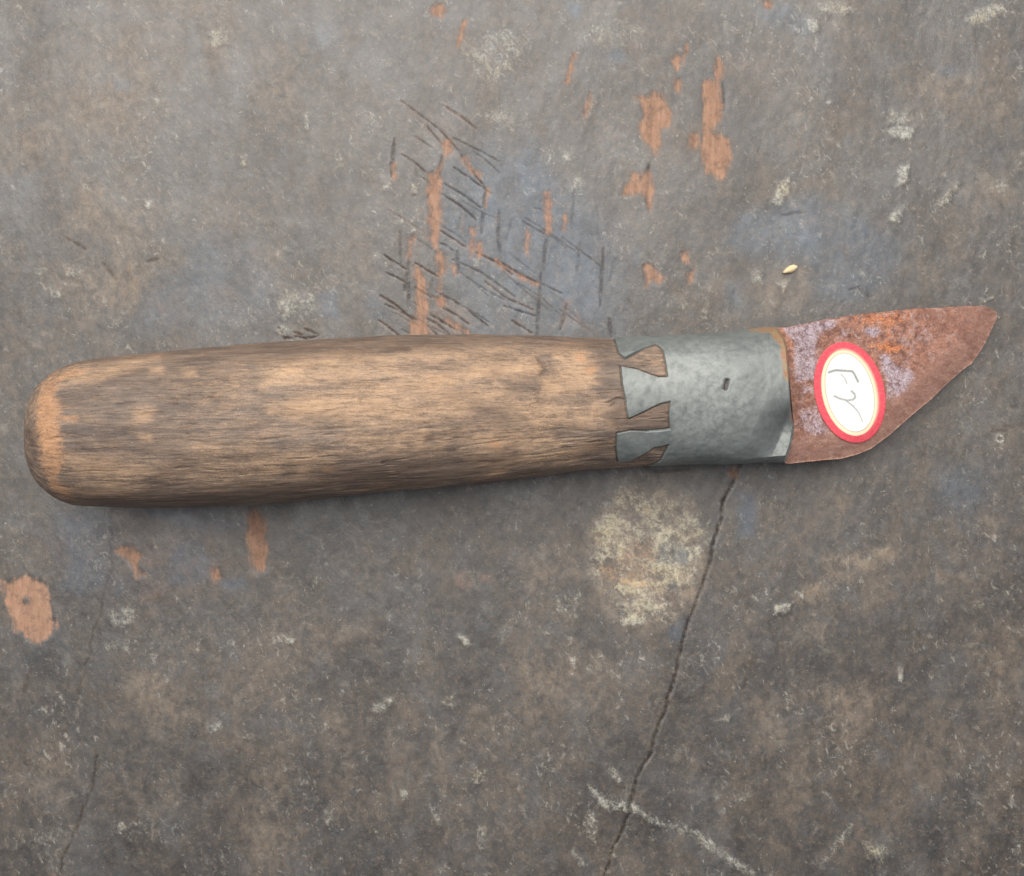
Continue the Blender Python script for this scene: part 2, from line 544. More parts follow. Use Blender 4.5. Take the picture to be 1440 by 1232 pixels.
# pale scuffs
for p, s, v in [
    (R7([(668, 620), (690, 560), (722, 545), (720, 590), (690, 635)]), 5, .9), (R7([(1050, 575), (1062, 510), (1095, 495), (1085, 560)]), 5, .85),
    (R7([(1022, 680), (1040, 640), (1070, 630), (1060, 680)]), 6, .85), (R7([(1180, 640), (1200, 590), (1240, 545), (1250, 560), (1210, 620)]), 6, .8),
    (R7([(1260, 60), (1300, 20), (1380, 5), (1400, 40), (1300, 80)]), 10, .75), (R7([(770, 60), (810, 55), (812, 95), (785, 100)]), 5, .9),
    (R7([(800, 10), (900, 5), (930, 30), (880, 50), (820, 35)]), 8, .7), (R7([(1020, 400), (1050, 385), (1110, 390), (1100, 425), (1040, 425)]), 5, .8),
    (R7([(1000, 340), (1100, 330), (1090, 380), (1010, 385)]), 8, .6), (R7([(1330, 550), (1400, 550), (1390, 600), (1330, 600)]), 10, .5),
    (R7([(600, 830), (640, 830), (640, 880), (600, 870)]), 6, .7), (R7([(680, 870), (720, 860), (705, 900)]), 4, .8),
    (R6([(880, 340), (1040, 350), (1040, 420), (900, 430)]), 14, .5), (R6([(1000, 470), (1080, 460), (1090, 560), (1020, 540)]), 10, .6),
    (R6([(620, 170), (740, 150), (780, 260), (640, 250)]), 14, .5), (R6([(170, 470), (220, 470), (220, 530), (180, 530)]), 6, .6),
    (R6([(310, 500), (345, 500), (340, 545), (315, 545)]), 4, .8), (R6([(575, 830), (620, 835), (610, 875), (590, 875)]), 5, .7),
    (zc((480, 0), 3, [(500, 200), (600, 130), (700, 100), (800, 160), (780, 260), (640, 400), (560, 350)]), 24, .5),
    (zc((480, 0), 3, [(1000, 90), (1180, 60), (1300, 120), (1250, 200), (1000, 190)]), 20, .45),
    (R1([(750, 110), (820, 110), (830, 160), (760, 165)]), 6, .75), (R1([(1090, 410), (1120, 410), (1115, 470), (1095, 470)]), 5, .7),
    (R1([(230, 960), (300, 970), (290, 1010), (230, 1000)]), 8, .5), (R1([(180, 1040), (220, 1040), (220, 1080), (185, 1080)]), 6, .6),
    (R1([(515, 720), (550, 725), (545, 755), (520, 750)]), 4, .8), (R1([(970, 1030), (1150, 1050), (1140, 1150), (990, 1150)]), 12, .5),
    (R1([(860, 560), (890, 560), (890, 600), (865, 600)]), 5, .7),
    (R2([(335, 395), (430, 362), (440, 400), (430, 430), (360, 445)]), 8, .65), (R2([(320, 470), (440, 470), (440, 520), (330, 520)]), 12, .4),
    (R2([(650, 745), (710, 740), (700, 780), (660, 780)]), 6, .6), (R2([(340, 1050), (560, 1030), (540, 1120), (360, 1120)]), 20, .4),
    (R2([(40, 1090), (200, 1090), (190, 1150), (50, 1150)]), 16, .45), (R2([(910, 470), (945, 475), (935, 492), (912, 490)]), 3, .9),
    (R8([(640, 440), (700, 430), (690, 460), (640, 470)]), 5, .85), (R8([(0, 410), (80, 400), (80, 490), (0, 490)]), 14, .45),
    (R8([(1005, 620), (1025, 620), (1020, 670), (1005, 665)]), 4, .7), (R8([(40, 590), (60, 590), (60, 620), (45, 622)]), 4, .7),
    (R8([(900, 1130), (980, 1140), (970, 1200), (910, 1190)]), 10, .55), (R8([(480, 760), (520, 765), (510, 785), (485, 780)]), 4, .6),
    (R3([(550, 460), (585, 470), (600, 500), (575, 500)]), 5, .9), (R3([(270, 700), (320, 660), (350, 665), (330, 710), (280, 720)]), 5, .65),
    (R3([(540, 650), (560, 690), (520, 700), (490, 680)]), 6, .5), (R3([(360, 950), (400, 955), (395, 990), (375, 990)]), 5, .6),
    (R3([(910, 530), (935, 535), (930, 570), (915, 565)]), 4, .7), (R3([(600, 890), (650, 900), (640, 950), (600, 940)]), 8, .5),
    (R3([(460, 1000), (510, 1020), (500, 1070), (460, 1060)]), 8, .45), (R3([(610, 1060), (650, 1070), (640, 1150), (615, 1140)]), 8, .5),
]:
    BL.area("pale", p, s, v)
for pts, wd, v in [(R8([(100, 970), (125, 1000), (150, 1025), (215, 1028), (260, 1055), (320, 1085)]), 12, .7),
                   (R8([(330, 1085), (400, 1105), (450, 1140), (520, 1190), (580, 1228)]), 11, .75),
                   (R8([(108, 1050), (112, 1090), (116, 1135)]), 12, .65), (R8([(155, 905), (170, 930), (200, 960)]), 12, .6),
                   (R8([(55, 1165), (90, 1200)]), 10, .65), (R8([(870, 1080), (840, 1130), (800, 1182)]), 9, .6),
                   (R8([(490, 1050), (530, 1015), (575, 998)]), 9, .5), (R8([(1330, 950), (1345, 1050), (1370, 1200)]), 7, .5),
                   (R8([(980, 270), (910, 310)]), 8, .6), (R8([(720, 410), (760, 440)]), 10, .6),
                   (R6([(1060, 300), (1090, 210), (1120, 120)]), 7, .5), (R6([(900, 880), (930, 760)]), 5, .4),
                   ([(1403, 612), (1410, 613), (1412, 619), (1407, 623), (1401, 619), (1403, 612)], 2.4, 1.),
                   (R1([(1000, 1190), (1060, 1195)]), 8, .8), (R1([(400, 1180), (480, 1105)]), 8, .5),
                   ([(1380, 420), (1384, 424), (1398, 418)], 4, .8), ([(1398, 444), (1408, 447)], 3, .8)]:
    BL.stroke("pale", pts, wd, v * .85, soft=9 if wd > 5 else 2)

# gouges
SCR = [
    R6([(265, 130), (350, 195), (440, 265), (520, 350), (560, 420)]), R6([(455, 150), (530, 205), (600, 260)]), R6([(270, 368), (330, 410), (390, 460)]),
    R6([(500, 430), (580, 478), (640, 525), (662, 545)]), R6([(460, 500), (540, 555), (620, 610)]), R6([(450, 545), (530, 600), (600, 662)]),
    R6([(440, 710), (500, 750), (552, 782)]), R6([(190, 815), (240, 850), (290, 880)]), R6([(200, 892), (250, 920), (295, 945)]),
    R6([(330, 850), (380, 885), (430, 915)]), R6([(175, 995), (240, 1040), (320, 1110)]), R6([(165, 1105), (210, 1140), (255, 1172)]),
    R6([(195, 1040), (260, 1070), (330, 1104)]), R6([(500, 840), (620, 900), (700, 955), (770, 1005)]), R6([(720, 1040), (800, 1070), (870, 1092)]),
    R6([(760, 1110), (850, 1162)]), R6([(380, 1128), (425, 1172)]), R6([(440, 1040), (500, 1080), (565, 1120)]), R6([(700, 840), (800, 905), (980, 985)]),
    R6([(380, 240), (420, 290), (450, 330)]), R6([(330, 290), (400, 340)]), R6([(560, 1060), (650, 1130)]), R6([(600, 800), (700, 850), (760, 900)]),
    R6([(400, 1080), (480, 1130), (540, 1172)]), R6([(330, 960), (400, 1010)]), R6([(560, 420), (600, 470), (640, 520)]),
    R6([(420, 980), (520, 1040)]), R6([(380, 1100), (420, 1120), (480, 1172)]), R6([(640, 940), (740, 1010), (850, 1060)]),
]
SCRV = [R6([(640, 540), (630, 630), (622, 722)]), R6([(702, 620), (695, 720), (708, 830)]), R6([(886, 900), (878, 1030), (870, 1170)]),
        R6([(236, 300), (228, 390), (222, 470)]), R6([(912, 722), (905, 800), (900, 880)]), R6([(1000, 1040), (985, 1100), (972, 1150)]),
        R6([(450, 380), (430, 470), (385, 560)]), R6([(515, 800), (520, 900)]), R6([(300, 940), (298, 1050)]), R6([(1190, 1100), (1200, 1180)]),
        R7([(290, 500), (280, 600), (292, 650)]), R7([(150, 760), (140, 940)]), R7([(515, 250), (520, 340)])]
for p in SCR:
    p = np.array(p) + rng.normal(0, .8, (len(p), 2))
    BL.stroke("scratch", p, rng.uniform(1.3, 2.4), rng.uniform(.6, 1.), soft=2.0)
    if rng.random() < .35:
        BL.area("brown", [p[0] + (1, -3), p[-1] + (1, -3), p[-1] + (0, 5), p[0] + (0, 5)], 4, .6)
for _ in range(46):                                   # the fine hatching between the deep cuts
    x0, y0 = rng.uniform(535, 800), rng.uniform(150, 470)
    if y0 < 150 + abs(x0 - 620) * .9:
        continue
    ln, an = rng.uniform(18, 90), math.radians(rng.normal(35, 5))
    q = np.array([(x0, y0), (x0 + ln * .5 * math.cos(an), y0 + ln * .5 * math.sin(an) + rng.normal(0, 2)), (x0 + ln * math.cos(an), y0 + ln * math.sin(an))])
    BL.stroke("scratch", q, rng.uniform(1.0, 2.2), rng.uniform(.25, .7), soft=1.6)
    if rng.random() < .3:
        BL.stroke("brown", q + (2, 2), 6, .6, soft=4)
for _ in range(26):
    x0, y0 = rng.uniform(560, 900), rng.uniform(200, 440)
    q = np.array([(x0, y0), (x0 + rng.normal(-3, 3), y0 + rng.uniform(15, 60))])
    BL.stroke("scratch" if rng.random() < .5 else "brown", q, rng.uniform(1.5, 5), rng.uniform(.2, .55), soft=2.5)
for p in SCRV:
    BL.stroke("scratch", p, 4.5, .55, soft=2)
for p in [[(392, 460), (397, 471), (401, 478)], [(412, 466), (425, 471)], [(414, 473), (430, 476), (446, 473)], [(398, 474), (412, 477)], [(428, 462), (440, 468), (448, 472)]]:
    BL.stroke("scratch", p, 3.2, .9, soft=1.2)
for p in [[(1411, 599), (1426, 601)], [(1424, 571), (1432, 574)], [(1395, 606), (1418, 606)], R7([(905, 890), (930, 884), (960, 905), (975, 912)]),
          R7([(700, 660), (770, 650)]), R2([(100, 560), (80, 620), (70, 660)]), R1([(370, 950), (420, 1010)]), R1([(240, 860), (310, 900)]), R1([(530, 945), (570, 935)]),
          R8([(250, 30), (300, 50), (400, 40)]), [(1000, 232), (1012, 228)]]:
    BL.stroke("scratch", p, 4, .5, soft=2)

# cracks along the grain
def wiggle(pts, n, amp, seed):
    r = np.random.default_rng(seed)
    P = np.asarray(pts, float)
    s = np.r_[0, np.cumsum(np.hypot(*np.diff(P, axis=0).T))]
    t = np.linspace(0, s[-1], n)
    j = r.normal(0, amp, n)
    j = np.convolve(j, [.25, .5, .25], 'same') + np.convolve(r.normal(0, 5.5, n), np.ones(9) / 9, 'same')
    return np.c_[np.interp(t, s, P[:, 0]) + j, np.interp(t, s, P[:, 1])]


crk1 = wiggle(R8([(548, 25), (530, 80), (500, 130), (482, 195), (470, 250), (430, 370), (395, 490), (360, 600), (325, 730), (280, 870), (236, 960), (222, 1050), (180, 1150), (150, 1240), (110, 1400), (60, 1600)]), 90, 1.5, 3)
crk2 = wiggle(R2([(345, 120), (352, 180), (352, 230), (335, 330), (300, 470), (270, 560), (245, 650), (215, 760), (200, 800)]), 60, 1.5, 4)
crk3 = wiggle(R2([(312, 850), (296, 905), (280, 965), (258, 1040), (240, 1095), (225, 1140), (205, 1185), (196, 1240), (170, 1400)]), 50, 1.4, 5)
BL.stroke("crack", crk1, 2.8, .95, taper=False, soft=1.5)
BL.stroke("crack", crk2, 2.2, .38, taper=False, soft=1.8)
BL.stroke("crack", crk3, 2.4, .7, taper=False, soft=1.3)

i = np.nonzero((PX > 800) & (PX < 1015) & (PY > 650) & (PY < 900))
rag = sstep(.34, .56, fbm(PX[i] / 34, PY[i] / 30, 5, 123, .6))
BL.L['pale'][i] *= .35 + .75 * rag
BL.L['tan'][i] *= .6 + .4 * rag
BL.L['pale'] *= 1 - .75 * BL.L['brown'] - .45 * BL.L['grey']
BL.L['ochre'] *= 1 - .5 * BL.L['brown']
bump_n = fbm(PX / 110, PY / 170, 4, 11, .42) - 0.5
fine_n = fbm(PX / 9, PY / 16, 3, 31) - 0.5
L = BL.L
crackmod = 0.6 + 0.8 * vnoise(PX / 7, PY / 7, 77)
Z = (bump_n * 0.0007 + fine_n * 0.00007
     - 0.00010 * sstep(0.3, 0.7, L["bare"])
     - 0.00007 * L["scratch"] - 0.00017 * L["crack"] * crackmod
     + 0.00008 * L["pale"])
Z -= 0.0003
edge = np.maximum(sstep(0.11, 0.16, np.abs(GX)), sstep(0.095, 0.14, np.abs(GY)))
Z = np.minimum(Z, 0.0002) * (1 - 0.0 * edge)
V = np.stack([GX, GY, Z], -1).reshape(-1, 3)
# thickness: the rim turned down
rim = np.r_[np.arange(NX) * NY, (NX - 1) * NY + np.arange(1, NY), (np.arange(NX - 2, -1, -1)) * NY + NY - 1, np.arange(NY - 2, 0, -1)]
lo = V[rim].copy()
lo[:, 2] = -0.035
n0 = len(V)
V2 = np.concatenate([V, lo])
k = len(rim)
skirt = np.stack([rim, np.roll(rim, -1), n0 + np.roll(np.arange(k), -1), n0 + np.arange(k)], -1)
iu, iv = np.meshgrid(np.arange(NX - 1), np.arange(NY - 1), indexing='ij')
F = np.stack([iu * NY + iv, (iu + 1) * NY + iv, (iu + 1) * NY + iv + 1, iu * NY + iv + 1], -1).reshape(-1, 4)
F = np.concatenate([F, skirt[:, ::-1]])
at = {kk: np.r_[vv.ravel(), np.zeros(k)] for kk, vv in L.items()}


def board_material():
    n = NT("weathered_board")
    co = n.coords()
    cv = n.coords((1000, 700, 1000), rot=math.radians(-6))       # stretched along the grain
    cd = n.coords((1000, 420, 1000), rot=math.radians(-38))      # scuffs run diagonally
    big = n.noise(co, 0.05, 5, .6, .6)
    mid = n.noise(cv, 0.16, 6, .6, .6)
    fin = n.noise(cv, 0.60, 6, .72, .4)
    blo = n.noise(co, .30, 6, .68, .6)
    gra = n.noise(co, 3.0, 4, .65)
    sel = n.add(n.lin(mid, 0.50), n.lin(big, 0.60), n.lin(fin, 0.35), -0.22)
    base = n.mix(n.ss(sel, .36, .66), c(47, 42, 37), c(77, 66, 54))
    cool = n.noise(cv, 0.11, 5, .62, 1.0)
    base = n.mix(n.ss(cool, .46, .68, 0, .7), base, c(65, 65, 65))
    brk = n.add(n.lin(mid, .7), n.lin(fin, .6))
    tanf = n.math('MULTIPLY', n.attr("tan"), n.ss(brk, .46, .80, .25, 1.1))
    base = n.mix(tanf, base, c(116, 100, 82))
    bluef = n.math('MULTIPLY', n.attr("blue"), n.ss(brk, .48, .85, 1.2, .5))
    base = n.mix(n.mul(bluef, .95), base, c(62, 77, 92))
    brn = n.math('MULTIPLY', n.attr("brown"), n.ss(fin, .3, .6, .5, 1.0))
    base = n.mix(n.mul(brn, .85), base, c(100, 77, 64))
    base = n.mix(n.math('MULTIPLY', n.attr("grey"), n.ss(fin, .35, .6, .3, .9)), base, c(84, 89, 88))
    base = n.gain(base, n.add(n.ss(fin, .28, .74, .62, 1.38), n.lin(gra, 1.3, -.65), n.lin(blo, 1.5, -.75)))
    smo = n.noise(n.coords((1000, 560, 1000), rot=.12, loc=(.05, .02, 0)), .042, 4, .55, .8)
    base = n.gain(base, n.ss(smo, .34, .64, .66, 1.18))
    stn = n.ss(n.add(n.noise(co, .20, 7, .74, .5), n.lin(fin, .2)), .60, .76)
    base = n.gain(base, n.lin(stn, -.34, 1.06))
    lgt = n.ss(n.add(n.noise(n.coords(loc=(.9, .3, .1)), .26, 7, .78, .5), n.lin(gra, .2)), .64, .80)
    base = n.mix(n.mul(lgt, .34), base, c(146, 140, 126))
    hue = n.noise(n.coords(loc=(.4, .7, .2)), .8, 6, .75)
    base = n.mix(n.ss(hue, .52, .70, 0, .55), base, n.mix(n.ss(hue, .3, .8), c(112, 92, 76), c(118, 98, 82)))
    base = n.mix(n.ss(hue, .46, .32, 0, .5), base, c(84, 87, 90))
    drk = n.ss(n.noise(cv, .42, 5, .65, .8), .32, .48)
    base = n.gain(base, n.lin(drk, .22, .78))
    # pale scuffs broken into flecks, some of them specular glints painted as colour
    pn = n.add(n.lin(n.noise(n.coords((1000, 650, 1000), rot=math.radians(-30)), 0.62, 6, .78, .8), .7), n.lin(n.noise(co, 1.9, 4, .7), .3))
    pl = n.ss(n.add(n.lin(n.attr("pale"), .30), pn), .57, .80)
    pl = n.mul(pl, n.ss(n.noise(co, 1.1, 6, .78), .36, .62, .10, 1.0))
    base = n.mix(n.mul(pl, .8), base, n.mix(n.ss(n.noise(co, .12, 3), .50, .64), c(190, 188, 174), c(196, 186, 154)))
    oc = n.ss(n.add(n.lin(n.attr("ochre"), .5), n.noise(co, .9, 6, .8)), .78, 1.02)
    base = n.mix(n.mul(oc, .65), base, c(190, 150, 98))
    warm = n.mul(n.ss(n.attr('ochre'), .1, .35), pl)
    base = n.mix(n.mul(warm, .7), base, n.mix(n.ss(blo, .4, .6), c(182, 166, 126), c(200, 186, 150)))
    clu = n.noise(co, .055, 4, .6)
    fl = n.ss(n.add(n.noise(n.coords((1000, 640, 1000), rot=-.5), .85, 5, .75, .6), n.lin(clu, .34)), .75, .90)
    base = n.mix(n.mul(fl, .5), base, c(178, 173, 160))
    gl = n.ss(n.add(n.noise(co, 1.7, 3, .6), n.lin(blo, .3)), .83, .92)
    base = n.mix(n.mul(gl, .4), base, c(206, 202, 192))
    # bare wood
    strk = n.noise(n.coords((1000, 160, 1000)), 1.3, 5, .65)
    rg = n.noise(n.coords((1000, 620, 1000)), .55, 7, .75)
    ragged = n.add(n.lin(rg, 1.05), n.lin(strk, .40), .075)
    bm = n.ss(n.add(n.attr("bare"), n.lin(ragged, 1.0, -.80)), .33, .67)
    wood = n.mix(n.ss(n.add(n.lin(strk, .6), n.lin(rg, .4)), .34, .66), c(162, 122, 98), c(196, 154, 126))
    wood = n.mix(n.ss(n.noise(co, .4, 7, .78), .46, .70, 0, .85), wood, c(122, 98, 84))
    base = n.mix(n.mul(bm, .78), base, wood)
    # gouges and cracks hold dirt
    sc = n.mul(n.attr("scratch"), n.ss(n.noise(co, .6, 4, .7), .34, .54, .15, 1.))
    base = n.mix(n.mul(sc, .62), base, c(74, 57, 47))
    cr = n.mul(n.attr("crack"), n.ss(n.noise(co, .7, 4, .7), .38, .62, .25, 1.))
    base = n.mix(n.mul(cr, .75), base, c(52, 43, 38))
    hgt = n.add(n.lin(fin, .5), n.lin(gra, .2), n.lin(pl, .3), n.lin(mid, .25), n.lin(n.noise(cd, 1.1, 4, .65), .3))
    nrm = n.bump(hgt, 0.00022, 0.45)
    ro = n.add(n.ss(mid, .3, .7, .38, .48), n.ss(smo, .34, .64, -.04, .06), n.lin(bm, .22), n.lin(tanf, .06))
    dirt = n.math('MAXIMUM', n.math('MAXIMUM', sc, cr), n.lin(bm, .6))
    return n.done(base, ro, nrm, spec=n.lin(dirt, -.85, .90))


board = link("bench_top", mesh_from("bench_top", V2, F, at), board_material())
board["kind"] = "structure"
board["label"] = "weathered dark wooden bench top with bare orange patches and cracks"


# ================================================================== THE KNIFE
top_t = np.array([(38, 516), (75, 513), (90, 510), (150, 503), (225, 496), (300, 490), (390, 483), (480, 477), (540, 473.5), (600, 472), (670, 471.5), (740, 472), (800, 474),
                  (865, 476), (900, 474), (950, 471), (1010, 467), (1060, 463.5), (1085, 462), (1120, 461)])
bot_t = np.array([(38, 708), (75, 710), (100, 712), (130, 713.5), (200, 713.5), (270, 711.5), (340, 709), (400, 705.5), (500, 698), (600, 688.5), (700, 677.5), (800, 664),
                  (850, 658.5), (900, 655.5), (950, 654), (1010, 652.5), (1080, 651), (1120, 650)])
xs_f = np.linspace(30, 1125, 2200)


def smooth_tab(t):
    y = np.interp(xs_f, t[:, 0], t[:, 1])
    kk = np.exp(-np.linspace(-2, 2, 81) ** 2)
    yp = np.pad(y, 40, 'edge')
    return np.convolve(yp, kk / kk.sum(), 'valid')


top_s, bot_s = smooth_tab(top_t), smooth_tab(bot_t)
# rounded butt: half-width share along x
cap_x = np.array([38, 38.6, 40, 43, 47, 52, 58, 66, 76, 88, 102, 120, 145])
cap_f = np.array([0, .10, .22, .36, .49, .61, .705, .79, .87, .93, .972, .993, 1.0])
hr_x = np.array([30, 300, 600, 860, 1000, 1120])
hr_v = np.array([.84, .86, .83, .75, .70, .66])


def body(x):
    """axis data at photo column x: centre y (px), half width (px), height share, axis height (m)"""
    t, b = np.interp(x, xs_f, top_s), np.interp(x, xs_f, bot_s)
    f = np.interp(x, cap_x, cap_f)
    cy, a = (t + b) / 2, (b - t) / 2
    # the butt leans a little
    cy = cy + (1 - f) * 2
    return cy, a * f, np.interp(x, hr_x, hr_v), f, a


def axis_z(x):
    return 0.01445 + (x - 300) * (0.0102 - 0.01445) / 750.0


def surf(x, th, off):
    """surface point at photo column x, angle th, pushed out by off (m)"""
    cy, a, hr, f, afull = body(x)
    z0 = axis_z(x)
    kx = S * (H - z0) / H
    hy = a * kx
    hz = hy * hr
    ct, st = np.cos(th), np.sin(th)
    e = 2 / 2.25
    yy = np.sign(ct) * np.abs(ct) ** e * (hy + off * (f > 0.3))
    zz = np.sign(st) * np.abs(st) ** e * (hz + off * (f > 0.3))
    X = (x - 720) * kx
    Y = -(cy - 616) * kx + yy
    return X + 0 * th, Y, z0 + zz


TH = np.concatenate([np.linspace(-math.pi / 2, -.12, 60, endpoint=False), np.linspace(-.12, math.pi + .12, 480, endpoint=False), np.linspace(math.pi + .12, 1.5 * math.pi, 60, endpoint=False)])
NTH = len(TH)

ROOT_XY = (float(unproj(580, 590)[0]), float(unproj(580, 590)[1]))
knife = bpy.data.objects.new("knife", None)
COL.objects.link(knife)
knife.location = (*ROOT_XY, 0)
knife["label"] = "old wooden-handled knife with grey metal collar and short rusty angled blade"
knife["category"] = "knife"
ROOT = np.array([*ROOT_XY, 0.0])

R2z = lambda p: zc((820, 440), 4.5, p)
METAL = R2z([(170, -900), (180, 90), (188, 140), (204, 170), (226, 250), (264, 281), (330, 250), (400, 216), (464, 194), (508, 232), (526, 318), (536, 406), (482, 406),
             (430, 391), (340, 356), (240, 336), (250, 450), (270, 550), (274, 600), (286, 668), (360, 636), (430, 601), (490, 573), (552, 559), (544, 650),
             (553, 738), (480, 746), (400, 752), (300, 747), (214, 764), (212, 860), (222, 945), (300, 935), (380, 892), (450, 848), (546, 831),
             (530, 872), (490, 934), (440, 962), (330, 990), (300, 1900), (3000, 1900), (3000, -900)])

# ---- handle (wood)
hx = np.concatenate([38 + (np.linspace(0, 1, 46) ** 2.2) * 62, np.arange(102, 850, 2.2), np.arange(850, 962, 0.9), np.arange(963, 1000, 4)])
XX, TT = np.meshgrid(hx, TH, indexing='ij')
X0, Y0, Z0 = surf(XX, TT, 0.0)
hpx, hpy = proj(X0, Y0, Z0)
sd = np.full(hpx.shape, -50.0)
i = np.nonzero(hpx > 840)
sd[i] = poly_sd(hpx[i], hpy[i], METAL)
arc = TT * 95
off = (fbm(XX / 160, arc / 60, 4, 5) - .5) * 0.0009
grain = fbm(XX / 55, arc / 3.2, 3, 9) - .5
off += grain * 0.00012 + (fbm(XX / 75, arc / 22, 3, 15) - .5) * 0.0005
pit = sstep(.70, .80, fbm(XX / 40, arc / 5, 3, 21)) * 0.00014
off -= pit
# seam against the metal
off -= 0.00035 * np.exp(-((sd + .8) / 1.1) ** 2) + 0.0008 * sstep(0.0, 2.0, sd)
HL = Layers(hpx, hpy, ["light", "dark", "rim", "orange", "knot"])
R4 = lambda p: zc((20, 450), 1440 / 460, p)
R9 = lambda p: zc((440, 450), 1440 / 460, p)
# pale, rubbed wood
for p, s, v in [
    (R9([(380, 250), (520, 225), (700, 200), (850, 182), (980, 165), (1025, 190), (1000, 240), (860, 262), (700, 280), (560, 320), (400, 330), (240, 330), (300, 280)]), 10, 1.),
    (R9([(1050, 150), (1190, 140), (1250, 210), (1240, 280), (1150, 330), (1010, 320), (1000, 270), (1080, 200)]), 9, .95),
    (R9([(0, 180), (180, 140), (420, 140), (640, 130), (900, 110), (1180, 120), (1150, 150), (900, 170), (520, 215), (300, 280), (0, 290)]), 14, .65),
    (R9([(0, 300), (250, 270), (520, 300), (820, 270), (870, 330), (700, 420), (420, 470), (150, 480), (0, 420)]), 18, .75),
    (R9([(700, 290), (900, 330), (1260, 360), (1300, 440), (1180, 470), (980, 460), (760, 400)]), 16, .7),
    (R9([(640, 460), (860, 430), (1060, 480), (1240, 560), (1100, 600), (860, 620), (700, 640), (640, 560)]), 18, .5),
    (R9([(150, 480), (480, 460), (640, 500), (560, 560), (300, 590), (150, 560)]), 16, .55),
    (R9([(740, 640), (900, 600), (1100, 560), (1240, 545), (1240, 570), (1000, 625), (780, 660)]), 6, .7),
    (R4([(1100, 230), (1180, 190), (1440, 150), (1440, 280), (1180, 300), (1100, 290)]), 12, .85),
    (R4([(1110, 380), (1250, 330), (1440, 300), (1440, 420), (1250, 420), (1120, 400)]), 10, .9),
    (R4([(180, 250), (360, 220), (520, 170), (640, 160), (520, 210), (380, 260), (250, 270)]), 8, .75),
    (R4([(700, 270), (1000, 250), (1090, 320), (900, 380), (740, 340)]), 18, .35),
    (R4([(700, 690), (1000, 600), (1300, 560), (1440, 600), (1300, 690), (900, 720)]), 14, .45),
    (R4([(180, 570), (500, 600), (700, 680), (500, 720), (240, 680)]), 16, .4),
    (R4([(740, 220), (800, 220), (800, 245), (740, 245)]), 5, .9), (R4([(590, 205), (650, 208), (650, 230), (595, 228)]), 5, .9),
    (R4([(520, 400), (560, 380), (620, 390), (590, 430), (540, 440)]), 6, 1.), (R4([(550, 510), (600, 505), (600, 530), (555, 530)]), 5, .7),
    (R4([(200, 760), (420, 740), (600, 730), (560, 760), (300, 790)]), 8, .6), (R4([(800, 560), (1080, 540), (1100, 620), (850, 640)]), 16, .4),
    (R9([(0, 760), (300, 745), (600, 715), (560, 740), (200, 775)]), 6, .45),
]:
    HL.area("light", p, s * 1.9, v)
for p, s, v in [
    (R4([(105, 330), (150, 270), (190, 290), (200, 480), (215, 640), (180, 720), (130, 650), (105, 520), (95, 430)]), 10, .95),
    (R4([(160, 690), (230, 740), (280, 800), (200, 790), (150, 720)]), 8, .75),
    (R4([(110, 300), (160, 240), (280, 200), (320, 220), (200, 280), (150, 330)]), 7, .65),
    (R4([(180, 420), (275, 415), (275, 445), (190, 450)]), 6, .7),
    (R9([(1200, 205), (1250, 205), (1250, 228), (1200, 230)]), 4, 1.), (R9([(780, 530), (830, 535), (820, 560), (785, 555)]), 5, .8),
    (R9([(1150, 150), (1195, 145), (1195, 180), (1160, 180)]), 5, .8), (R9([(500, 240), (620, 235), (640, 290), (520, 310)]), 10, .5),
    (R9([(40, 640), (100, 640), (90, 670), (45, 668)]), 5, .6), (R9([(680, 730), (860, 690), (880, 640), (700, 690)]), 6, .4),
    (R4([(1180, 200), (1260, 210), (1230, 250), (1180, 240)]), 6, .3),
]:
    HL.area("orange", p, s * 1.5, v * 1.15)
